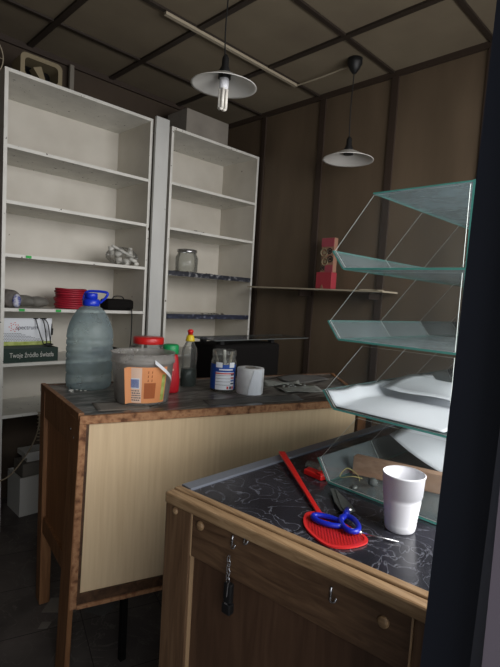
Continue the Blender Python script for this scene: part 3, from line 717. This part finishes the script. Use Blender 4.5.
# ketchup-like bottle
Q = (1.209, 1.683); hq = math.atan2(-Q[1], -Q[0])
kt = thing('squeeze_bottle', 'red squeeze bottle with green cap standing right of the bucket', 'bottle', (Q[0], Q[1], Z1))
rotm = Matrix.Rotation(hq + PI / 2, 3, 'Z')
b = BM(); lathe(b, [(.036, 0), (.041, .006), (.043, .05), (.040, .09), (.036, .13), (.033, .155), (.028, .17)], (Q[0], Q[1], Z1), 28, sx=1, sy=.62, mat=None)
b.verts.ensure_lookup_table()
for v in b.verts: v.co = rotm @ (v.co - Vector((Q[0], Q[1], Z1))) + Vector((Q[0], Q[1], Z1))
obj('body', b, M['ketchup'], kt, True)
b = BM(); lathe(b, [(.033, .1705), (.034, .173), (.034, .205), (.030, .21)], (Q[0], Q[1], Z1), 28); obj('cap', b, M['green'], kt, True)
fd = Vector((math.cos(hq), math.sin(hq), 0)); sd = Vector((-math.sin(hq), math.cos(hq), 0))
b = BM(); cc = Vector((Q[0], Q[1], Z1 + .135)) + fd * .024 - sd * .0; tube(b, [cc, cc + fd * .003], .014, 16); o = obj('round_emblem', b, M['green'], kt); o['label'] = 'round green emblem'
for k in range(3):
    b = BM(); cc = Vector((Q[0], Q[1], Z1 + .055 + k * .022)) + fd * .0265; slab(b, [cc - sd * .014, cc + sd * (.004 + .006 * k), cc + sd * (.004 + .006 * k) + Vector((0, 0, .008)), cc - sd * .014 + Vector((0, 0, .01))], fd, .001, 0, 0); obj('white_print', b, M['peach'], kt)
# dish soap bottle
Dp = (1.365, 1.752)
ds = thing('dish_soap_bottle', 'clear dish soap bottle with yellow and red cap and dark liquid', 'bottle', (Dp[0], Dp[1], Z1))
b = BM(); lathe(b, [(.036, 0), (.04, .006), (.041, .06), (.0365, .10), (.040, .15), (.036, .18), (.022, .205), (.015, .212)], (Dp[0], Dp[1], Z1), 28, sx=1, sy=.8); obj('body', b, M['jar'], ds, True)
b = BM(); lathe(b, [(.034, .003), (.038, .008), (.039, .06), (.0365, .085)], (Dp[0], Dp[1], Z1), 28, sx=1, sy=.8); obj('liquid', b, M['dishliq'], ds, True)
b = BM(); lathe(b, [(.021, .2125), (.022, .216), (.017, .236), (.012, .242)], (Dp[0], Dp[1], Z1), 24); obj('cap', b, M['yellow'], ds, True)
b = BM(); lathe(b, [(.011, .2425), (.011, .252), (.014, .254), (.014, .262), (.008, .268)], (Dp[0], Dp[1], Z1), 20); o = obj('nozzle', b, M['red'], ds, True); o['label'] = 'red nozzle tip'
# labelled glass jar with blue-white label
G = (1.452, 1.605); ga = math.atan2(-G[1], -G[0])
gj = thing('paste_jar', 'glass jar with blue and white label holding brushes and sticks', 'jar', (G[0], G[1], Z1))
b = BM(); shell(b, [(.054, 0), (.058, .006), (.058, .135), (.052, .15), (.052, .156), (.055, .16), (.055, .182), (.052, .186)], .003, (G[0], G[1], Z1), 32); obj('body', b, M['jar'], gj, True)
lbo = lbl_arc('label', gj, G, .058, ga - 1.5, ga + 1.15, Z1 + .012, Z1 + .125, M['lblblue'])
lw = lbl_arc('label_field', gj, G, .0588, ga - .62, ga + .9, Z1 + .012, Z1 + .092, M['paper'])
for z_, m_ in ((.083, 'lblred'),): lbl_arc('red_line', gj, G, .0594, ga - .62, ga + .9, Z1 + z_, Z1 + z_ + .005, M[m_])
for z_ in (.033, .048, .062, .076): lbl_arc('rule_line', gj, G, .0594, ga - .6, ga + .55, Z1 + z_, Z1 + z_ + .0012, M['ink'], n=10)
for z_, m_ in ((.037, 'ink'), (.050, 'lblblue'), (.0625, 'lblred'), (.0765, 'ink')): lbl_arc('colour_bar', gj, G, .0598, ga + .58, ga + .86, Z1 + z_, Z1 + z_ + .006, M[m_], n=5)
for a_, m_ in ((.35, 'lblred'), (.58, 'ink'), (.76, 'lblred')): lbl_arc('hazard_symbol', gj, G, .0598, ga + a_ - .07, ga + a_ + .07, Z1 + .016, Z1 + .028, M[m_], n=4)
fdg = Vector((math.cos(ga), math.sin(ga), 0)); sdg = Vector((-math.sin(ga), math.cos(ga), 0))
lbl_arc('title_print', gj, G, .0594, ga - .35, ga + .75, Z1 + .1, Z1 + .106, M['paper'], n=14)
lbl_arc('top_field', gj, G, .0588, ga - .62, ga - .1, Z1 + .112, Z1 + .135, M['paper'])
lbl_arc('top_field', gj, G, .0588, ga + .45, ga + .9, Z1 + .112, Z1 + .135, M['paper'])
for p, q, m_ in (((.02, .01), (-.035, .03), 'card'), ((-.01, -.02), (.02, -.03), 'conduit'), ((.01, -.01), (.03, .035), 'stone')):
    b = BM(); tube(b, [(G[0] + p[0], G[1] + p[1], Z1 + .006), (G[0] + q[0], G[1] + q[1], Z1 + .18)], .007, 8); tag(obj('stick', b, M[m_]), {'card': 'grey stick standing in the blue labelled jar', 'conduit': 'beige stick standing in the blue labelled jar', 'stone': 'white stick standing in the blue labelled jar'}[m_], 'stick')
# tissue roll
Tr = (1.517, 1.495)
tr = thing('paper_roll', 'white paper roll standing on end beside the blue labelled jar', 'paper roll', (Tr[0], Tr[1], Z1))
b = BM(); lathe(b, [(.026, 0), (.058, 0), (.060, .003), (.061, .112), (.059, .116), (.026, .116), (.026, .0)], (Tr[0], Tr[1], Z1), 36, False, False); obj('roll', b, M['roll'], tr, True)
b = BM(); lathe(b, [(.0255, .002), (.0255, .118), (.0235, .118), (.0235, .002)], (Tr[0], Tr[1], Z1), 24, False, False); obj('core', b, M['card'], tr, True)
ta = math.atan2(-Tr[1], -Tr[0])
b = BM()
for i in range(8):
    a0 = ta - .1 + i * .12; a1 = a0 + .12; r0 = .0625 + .0005 * i; r1 = .0625 + .0005 * (i + 1)
    zz0 = .112 - .09 * max(0, (3 - i) / 3); zz1 = .112 - .09 * max(0, (2 - i) / 3)
    slab(b, [(Tr[0] + r0 * math.cos(a0), Tr[1] + r0 * math.sin(a0), Z1 + .002), (Tr[0] + r1 * math.cos(a1), Tr[1] + r1 * math.sin(a1), Z1 + .002), (Tr[0] + r1 * math.cos(a1), Tr[1] + r1 * math.sin(a1), Z1 + zz1 + .003), (Tr[0] + r0 * math.cos(a0), Tr[1] + r0 * math.sin(a0), Z1 + zz0 + .003)], (math.cos(a0), math.sin(a0), 0), .0007, 0, 0)
obj('torn_flap', b, M['paper'], tr)
# loose papers
def paper(name, label, pts, z, m, curl=.01, seed=1):
    P_ = [Vector(p) for p in pts]; b = BM()
    def f(u, v):
        p = (P_[0] * (1 - u) + P_[1] * u) * (1 - v) + (P_[3] * (1 - u) + P_[2] * u) * v
        return (p.x, p.y, z + curl * (abs(math.sin(seed + 2.6 * u + 1.7 * v)) ** 2))
    sheet(b, f, 10, 8); return tag(obj(name, b, m, None, True), label, 'paper')
paper('loose_paper', 'grey green printed leaflet nearest the cream counter front edge', [(1.66, 1.40), (1.86, 1.335), (1.93, 1.44), (1.72, 1.53)], Z1, M['oldpaper'], .008, 1)
paper('loose_paper', 'grey sheet lying rearmost on the counter near the black cabinet', [(1.86, 1.58), (2.12, 1.49), (2.24, 1.64), (1.95, 1.72)], Z1, M['oldpaper2'], .014, 2)
paper('loose_paper', 'crumpled pale leaflet between the paper roll and the rear sheet', [(1.70, 1.56), (1.88, 1.49), (1.96, 1.57), (1.76, 1.66)], Z1 + .0012, M['oldpaper'], .012, 3)
paper('flat_card', 'pale grey sheet lying by the front left corner of the cream counter', [(.80, 1.53), (.98, 1.475), (1.03, 1.60), (.84, 1.66)], Z1, M['card'], .001, 4)
paper('flat_card', 'long grey sheet lying in front of the blue labelled jar', [(1.20, 1.40), (1.62, 1.265), (1.68, 1.36), (1.24, 1.49)], Z1, M['oldpaper2'], .001, 4)
crumbs('white_crumbs', 'white crumbs at the foot of the water jug', .885, 1.88, Z1 + .001, .03, .02, 8, .006, M['wcrumb'], 8)
crumbs('grey_scraps', 'small grey scraps between the leaflets on the counter', 1.80, 1.47, Z1 + .014, .10, .04, 16, .007, M['oldpaper'], 9)

# ================================================================ COUNTER 2 (front, marble top)
A2 = Vector((.629, .868)); B2 = Vector((.702, .205)); D2 = Vector((2.05, .893)); C2 = Vector((2.05, .205)); T2 = .95
c2 = thing('display_counter', 'brown wooden counter with black marble top in the foreground', 'counter', (A2.x, A2.y, 0))
f2 = (B2 - A2).normalized()     # pointing towards the camera side; outward normal must be -x
n2 = Vector((f2.y, -f2.x)); L2 = (B2 - A2).length
# obox normal = (u.y,-u.x): for f2=(.11,-.99) -> (-.99,-.11) outward
M['c2top'] = marble('black_marble', (30, 30, 35), (54, 54, 61), (112, 114, 122), .06, tile=.305, joint=(12, 12, 14), off=(-.03, .01), vs_=13, vw=.05, rough=0.2)
b = BM(); prism(b, [A2 + Vector((.0415, -.036)), B2 + Vector((.0405, .0)), C2, D2 + Vector((0, -.033))], T2 - .02, T2 - .003); obj('marble_top', b, M['c2top'], c2)
b = BM(); obox(b, A2, f2, .0, L2, -.041, -.023, T2 - .02, T2 - .0005); obj('top_moulding', b, M['c2edge'], c2, bevel=.003)
b = BM(); obox(b, A2, f2, .0, L2, -.021, 0.004, T2 - .029, T2 - .003); obj('top_moulding', b, M['c2edge'], c2, bevel=.004)
g2 = (D2 - A2).normalized(); b = BM(); obox(b, D2, -g2, 0, (D2 - A2).length - .045, -.033, 0, T2 - .02, T2 + .001); obj('metal_strip', b, M['alu'], c2)
b = BM(); obox(b, A2, f2, 0, .082, -.05, 0, 0, T2 - .0295); obj('stile', b, M['c2wood'], c2, bevel=.003)
sR = L2 - .095
b = BM(); obox(b, A2, f2, sR + .003, L2, -.05, 0, 0, T2 - .0295); obj('stile', b, M['c2wood'], c2, bevel=.003)
for q_ in ((.0825, .0855, -.03, -.001, T2 - .125, T2 - .0295), (sR - .0002, sR + .0028, -.03, 0.0005, 0.1, T2 - .0295), (.0825, .0845, -.03, -.004, 0.1, T2 - .1255)):
    b = BM(); obox(b, A2, f2, *q_); obj('joint_strip', b, M['joint'], c2)
b = BM(); obox(b, A2, f2, .086, sR - .0005, -.03, -.002, T2 - .125, T2 - .0295); obj('top_rail', b, M['c2rail'], c2, bevel=.002)
b = BM(); obox(b, A2, f2, .086, sR - .0005, -.03, -.014, .12, T2 - .1255); obj('front_panel', b, M['c2panel'], c2)
b = BM(); obox(b, A2, f2, .086, sR - .0005, -.03, -.002, 0, .1195); obj('bottom_rail', b, M['c2rail'], c2)
b = BM(); obox(b, D2, -g2, 0, (D2 - A2).length - .051, -.02, -.002, .0, T2 - .021); obj('rear_panel', b, M['c2panel'], c2)
b = BM(); prism(b, [C2 + Vector((-.02, 0)), C2, D2 + Vector((0, -.025)), D2 + Vector((-.02, -.025))], 0, T2 - .021); obj('side_panel', b, M['c2panel'], c2)
def c2p(s, z, off=0): v = A2 + f2 * s + n2 * off; return Vector((v.x, v.y, z))
N3 = Vector((n2.x, n2.y, 0)); F3 = Vector((f2.x, f2.y, 0)); UZ = Vector((0, 0, 1))
for s, z, r_ in ((.033, .91, .0085), (.112, .903, .010), (.527, .891, .010)):
    b = BM(); a = c2p(s, z, -.004); tube(b, [a, a + N3 * .006, a + N3 * .008], [r_, r_, r_ * .6], 16)
    obj('bolt_cap', b, M['c2edge'], c2, True)
# hooks
def hook(s, z, k):
    b = BM(); a = c2p(s, z, -.002)
    tube(b, [a + UZ * .012 + N3 * .003, a + N3 * .0035 - UZ * .006], .0024, 8)
    tube(b, spline([a + N3 * .004 - UZ * .006, a + N3 * .010 - UZ * .010 + F3 * .004, a + N3 * .012 - UZ * .006 + F3 * .012, a + N3 * .010 + F3 * .014]), .0020, 8)
    return obj('hook', b, M['steel'], c2, True)
hook(.205, .905, 1); hook(.236, .925, 1); hook(.432, .897, 1)
# chain with black tag
lk = thing('padlock_on_chain', 'small black tag hanging on a chain from the counter hook', 'keyring', tuple(c2p(.212, .8, .02)))
b = BM()
for i in range(6):
    c_ = c2p(.210 + .001 * (i % 2), .876 - i * .009, .016); ring = []
    d1 = F3 if i % 2 else N3
    for j in range(14):
        a = 2 * PI * j / 14; ring.append(c_ + d1 * (.0042 * math.cos(a)) + UZ * (.0068 * math.sin(a)))
    tube(b, ring, .0011, 6, True)
obj('chain', b, M['steel'], lk)
b = BM(); obox(b, A2, f2, .203, .223, .008, .020, .785, .826); obj('upper_tag', b, M['black'], lk, bevel=.003)
b = BM(); obox(b, A2, f2, .202, .224, .006, .022, .762, .7835); obj('lower_tag', b, M['black'], lk, bevel=.003)
b = BM(); obox(b, A2, f2, .209, .217, .0202, .0212, .7835, .7865); tube(b, [c2p(.216, .829, .0205), c2p(.215, .80, .0215)], .0012, 6); obj('metal_pin', b, M['steel'], lk)

# ================================================================ GLASS DISPLAY RACK
ZT = T2 - .0025
gd = thing('glass_display_rack', 'four tier open glass bin rack standing on the black marble counter', 'display rack', (1.3, .55, ZT))
X0, DX, NB = .972, .2425, 4
X1 = X0 + DX * NB
YB, YT, YL, YI = .377, .599, .698, .665
tops = [1.651, 1.479, 1.3075, 1.1355]; bots = [1.4815, 1.310, 1.138, .9515]
lipz = [1.526, 1.354, 1.180, 1.005]
G3 = .0035
b = BM(); slab(b, [(X0, YB, 1.651), (X1, YB, 1.651), (X1, YT, 1.651), (X0, YT, 1.651)], (0, 0, 1), .0032); obj('top_sheet', b, [M['dusty2'], M['edge']], gd)
for k in range(4):
    b = BM(); slab(b, [(X0, YB, bots[k] - .003), (X1, YB, bots[k] - .003), (X1, YI, bots[k] - .003), (X0, YI, bots[k] - .003)], (0, 0, 1), .0045); obj('bottom_sheet', b, [M['dusty'], M['edge']], gd)
    zb = bots[k] + .0016
    b = BM(); slab(b, [(X0, YI, zb), (X1, YI, zb), (X1, YL, lipz[k]), (X0, YL, lipz[k])], (0, lipz[k] - zb, YI - YL), .004); obj('lip_pane', b, [M['dusty'], M['edge']], gd)
    zt = tops[k] - (.0035 if k else .0002)
    for i in range(NB + 1):
        x = X0 + DX * i - (.002 if i == NB else 0) + (.0001 if i == 0 else 0)
        b = BM(); slab(b, [(x, YB + .005, zb + .001), (x, YI - .006, zb + .001), (x, YL - .006, lipz[k]), (x, YT - .002, zt - .003), (x, YB + .005, zt - .003)], (1, 0, 0), .0022)
        obj('divider', b, [M['glass'], M['edge_l']], gd)
b = BM(); slab(b, [(X0, YB, ZT), (X1, YB, ZT), (X1, YB, 1.655), (X0, YB, 1.655)], (0, -1, 0), .006); obj('back_pane', b, [M['glass'], M['edge']], gd)

# papers in the bins
zb3 = bots[2] + .003
def f(u, v):   # u along x, v from the lip to the back
    x = X0 + .004 + u * .60
    if v < .2: t_ = v / .2; return (x, .690 - t_ * .029, zb3 + .040 - t_ * .037 - .006 * (1 - t_) * abs(math.sin(u * 14)))
    t_ = (v - .2) / .8
    return (x, .661 - t_ * .27, zb3 + .003 + .006 * max(0, math.sin(u * 8)) * min(1, u * 4) + .016 * t_ * max(0, u - .1))
b = BM(); sheet(b, f, 40, 24); tag(obj('paper_sheet', b, M['paper'], None, True), 'big white sheet lining the third glass bin', 'paper')
def f(u, v):
    x = X0 + .22 + u * .30; y = .43 + v * .225
    return (x, y, zb3 + .022 + .034 * math.sin(PI * (u * .8 + .1)) * (.3 + .7 * v) + .004 * math.sin(v * 6))
b = BM(); sheet(b, f, 20, 10); tag(obj('paper_sheet', b, M['paper'], None, True), 'curled white sheet lying over the big one in the third glass bin', 'paper')
zb4 = bots[3] + .003
def f(u, v):
    x = 1.24 + u * .36; y = .40 + v * .25
    return (x, y, zb4 + .002 + .075 * (v ** 2) * (1 - .75 * u) + .03 * math.sin(PI * u) * v)
b = BM(); sheet(b, f, 20, 12); tag(obj('paper_sheet', b, M['paper'], None, True), 'curled white sheet behind the plank in the lowest glass bin', 'paper')
b = BM()
slab(b, [(1.066, .655, zb4 - .001), (1.092, .660, zb4 - .001), (1.166, .40, zb4 - .001), (1.140, .393, zb4 - .001)], (0, 0, 1), .048, 0, 0)
o = obj('wooden_plank', b, M['plank'], bevel=.002); tag(o, 'short brown wooden plank on edge in the lowest glass bin', 'plank')
b = BM(); blob(b, (1.032, .575, zb4 + .011), .012, (1.1, 1, .9), 2, .04); tag(obj('putty_lump', b, M['lump'], None, True), 'small grey lump beside the wooden plank', 'lump')
b = BM(); tube(b, spline([(1.05, .615, zb4 + .003), (1.02, .625, zb4 + .012), (1.01, .655, zb4 + .004), (1.04, .655, zb4 + .020), (1.06, .635, zb4 + .004), (1.03, .61, zb4 + .003)]), .0011, 6)
tag(obj('wire_bit', b, M['wirey']), 'bent yellow wire bit lying by the wooden plank', 'wire')

# ================================================================ THINGS ON COUNTER 2
ZM = T2 - .0025
# fly swatter
fs = thing('fly_swatter', 'red plastic fly swatter lying on the black marble top', 'fly swatter', (.75, .53, ZM))
head = [(.812, .574), (.790, .600), (.745, .572), (.722, .520), (.715, .470), (.740, .450), (.785, .447), (.806, .470), (.815, .53)]
head = [(.822, .566), (.815, .582), (.792, .590), (.763, .575), (.738, .548), (.722, .510), (.718, .480), (.733, .458), (.760, .444), (.788, .440), (.804, .452), (.812, .48), (.818, .52)]
b = BM()
head = [(p.x, p.y) for p in spline([(x_, y_, 0) for x_, y_ in head + head[:1]], 4)][:-1]
cen = Vector((sum(p[0] for p in head) / len(head), sum(p[1] for p in head) / len(head)))
N_ = len(head); ring_o = [Vector(p) for p in head]; ring_i = [cen + (p - cen) * .90 for p in ring_o]
for i in range(N_):
    j = (i + 1) % N_; prism(b, [ring_o[i], ring_o[j], ring_i[j], ring_i[i]], ZM + .0005, ZM + .004)
# mesh grid clipped to head
hd = Vector((-.42, -.36)).normalized(); hs = Vector((-hd.y, hd.x))
def inside(p):
    c = False
    for i in range(N_):
        x1, y1 = ring_i[i]; x2, y2 = ring_i[i - 1]
        if (y1 > p.y) != (y2 > p.y) and p.x < (x2 - x1) * (p.y - y1) / (y2 - y1) + x1: c = not c
    return c
for d1, d2 in ((hd, hs), (hs, hd)):
    for k in range(-16, 17):
        t0 = None
        for q in range(-90, 91):
            p = cen + d2 * (k * .0058) + d1 * (q * .001); ins = inside(p)
            if ins and t0 is None: t0 = p
            if t0 is not None and not ins:
                w_ = d2 * .0016; prism(b, [t0 - w_, p - w_, p + w_, t0 + w_], ZM + .001, ZM + .0028); t0 = None
obj('head', b, M['red2'], fs)
b = BM()
h0 = Vector((.815, .576, ZM + .005)); h1 = Vector((1.02, .862, ZM + .016)); hv = (h1 - h0)
hp = [h0 - hv * .05, h0, h0 + hv * .3, h0 + hv * .7, h1]
hn = Vector((-hv.y, hv.x, 0)).normalized()
wds = [.006, .0055, .0055, .008, .009]
tp = []
for p, w_ in zip(hp, wds): tp.append([b.verts.new(p + hn * w_ + UZ * .0025), b.verts.new(p - hn * w_ + UZ * .0025), b.verts.new(p - hn * w_ - UZ * .003), b.verts.new(p + hn * w_ - UZ * .003)])
for i in range(4):
    for j in range(4): b.faces.new((tp[i][j], tp[i][(j + 1) % 4], tp[i + 1][(j + 1) % 4], tp[i + 1][j]))
b.faces.new(tp[0]); b.faces.new(tp[-1][::-1]); obj('handle', b, M['red'], fs, bevel=.001)
# scissors
sc = thing('scissors', 'scissors with blue handles lying across the fly swatter head', 'scissors', (.85, .53, ZM))
ZS = ZM + .0065
pv = Vector((.861, .533))
b = BM(); slab(b, [(.852, .524, ZS), (.878, .528, ZS), (.900, .560, ZS), (.940, .624, ZS), (.934, .630, ZS), (.880, .580, ZS), (.853, .545, ZS)], (0, 0, 1), .0022, 0, 0); obj('blade', b, M['dsteel'], sc)
b = BM(); slab(b, [(.850, .532, ZS + .0024), (.872, .521, ZS + .0024), (.892, .545, ZS + .0024), (.938, .620, ZS + .0024), (.868, .556, ZS + .0024)], (0, 0, 1), .0022, 0, 0); obj('blade', b, M['dsteel'], sc)
b = BM(); tube(b, [(pv.x + .006, pv.y, ZS + .0045), (pv.x + .006, pv.y, ZS + .0075)], [.006, .0045], 14); obj('pivot_screw', b, M['steel'], sc)
def loop(c, ax, ay, ang, zz):
    ring = []
    for i in range(28):
        a = 2 * PI * i / 28; v = Vector((ax * math.cos(a), ay * math.sin(a))); v.rotate(Matrix.Rotation(ang, 2)); ring.append((c[0] + v.x, c[1] + v.y, zz))
    return ring
b = BM(); tube(b, loop((.789, .534), .032, .0155, 1.78, ZS + .003), .0056, 8, True); tube(b, [(.802, .515, ZS + .004), (.835, .522, ZS + .004), (.858, .530, ZS + .003)], [.006, .0065, .005], 8); obj('handle', b, M['blue'], sc, True)
b = BM(); tube(b, loop((.810, .495), .033, .0165, .82, ZS + .005), .0056, 8, True); tube(b, [(.832, .518, ZS + .006), (.845, .527, ZS + .006), (.864, .536, ZS + .005)], [.007, .0065, .005], 8); obj('handle', b, M['blue'], sc, True)
# red clip
rc = thing('red_clip', 'small red plastic clip lying in front of the glass rack corner', 'clip', (.98, .71, ZM))
b = BM(); slab(b, [(.972, .742, ZM + .0005), (1.0, .746, ZM + .0005), (.995, .680, ZM + .0005), (.967, .683, ZM + .0005)], (0, 0, 1), .013, 0, 0)
o = obj('clip_body', b, M['red'], rc, bevel=.002)
b = BM(); slab(b, [(.970, .70, ZM + .0137), (.996, .70, ZM + .0137), (.995, .682, ZM + .0137), (.968, .684, ZM + .0137)], (0, 0, 1), .005, 0, 0); obj('clip_jaw', b, M['red'], rc, bevel=.001)
b = BM(); slab(b, [(1.02, .775, ZM + .0005), (1.045, .785, ZM + .0005), (1.05, .712, ZM + .0005), (1.025, .709, ZM + .0005)], (0, 0, 1), .009, 0, 0)
tag(obj('glass_offcut', b, [M['dusty'], M['edge_l']]), 'thick glass offcut strip lying behind the red clip', 'glass strip')
# screwdriver-like metal rod
rd = thing('long_screw', 'long thin metal screw lying on marble right of the scissors', 'screw', (.82, .44, ZM))
b = BM(); tube(b, [(.807, .466, ZM + .005), (.838, .402, ZM + .003)], [.0024, .0016], 8); obj('shaft', b, M['steel'], rd, True)
b = BM(); tube(b, [(.803, .474, ZM + .006), (.806, .468, ZM + .0055), (.808, .464, ZM + .005)], [.0055, .0055, .003], 12); obj('screw_head', b, M['steel'], rd, True)
rs = thing('red_capsule', 'small red and white cap between the scissors and the long screw', 'cap', (.795, .478, ZM))
b = BM(); tube(b, [(.802, .478, ZM + .006), (.797, .484, ZM + .006)], .0042, 12); obj('white_end', b, M['white'], rs, True)
b = BM(); tube(b, [(.797, .484, ZM + .006), (.791, .490, ZM + .006)], .0042, 12); obj('red_end', b, M['red'], rs, True)
b = BM(); blob(b, (.99, .60, ZM + .007), .009, (1.2, 1, .7), 2, .1); tag(obj('metal_nut', b, M['dsteel'], None, True), 'small dark metal nut between scissors blade and glass rack', 'nut')
# cup
Cc = (.897, .431)
cu = thing('plastic_cup', 'white disposable plastic cup standing on the black marble top', 'cup', (Cc[0], Cc[1], ZM))
b = BM()
prof = [(.0285, 0), (.030, .003), (.0315, .012)]
for i in range(7): z_ = .016 + i * .0085; prof += [(.0318 + .0009 * i, z_), (.0312 + .0009 * i, z_ + .004)]
prof += [(.0385, .082), (.0393, .0825), (.0412, .125), (.0425, .1265), (.0425, .129), (.0412, .130)]
prof = [(r_, z_ * .9) for r_, z_ in prof]
shell(b, prof, .0009, (Cc[0], Cc[1], ZM), 48); obj('cup_body', b, M['white'], cu, True)

# ================================================================ FLOOR LITTER
b = BM(); slab(b, [(.79, 1.95, .001), (.86, 2.02, .001), (.98, 1.93, .001), (.90, 1.86, .001)], (0, 0, 1), .001, 0, 0); tag(obj('floor_leaflet', b, M['card']), 'grey leaflet lying on the floor by the rear counter leg', 'paper')
b = BM(); slab(b, [(.74, 1.86, .001), (.77, 1.89, .001), (.80, 1.865, .001), (.77, 1.84, .001)], (0, 0, 1), .001, 0, 0); tag(obj('floor_scrap', b, M['card']), 'tiny paper scrap on the floor nearest the front counter leg', 'paper')
b = BM(); slab(b, [(.93, 1.84, .001), (1.05, 1.88, .001), (1.08, 1.80, .001), (.98, 1.76, .001)], (0, 0, 1), .001, 0, 0); tag(obj('floor_paper', b, M['oldpaper2']), 'dark paper lying on the floor under the cream counter', 'paper')

# ================================================================ GROUPS OF REPEATS
for o in list(bpy.data.objects):
    if o.parent or 'label' not in o: continue
    k = o.name.split('.')[0]
    g = {'shelf_unit': 'white shelf units along the wall', 'pendant_lamp': 'white pendant lamps', 'loose_paper': 'leaflets on the cream fronted counter',
         'flat_card': 'flat grey sheets on the cream fronted counter', 'paper_sheet': 'white sheets in the glass bins', 'stick': 'sticks in the labelled jar'}.get(k)
    if g: o['group'] = g
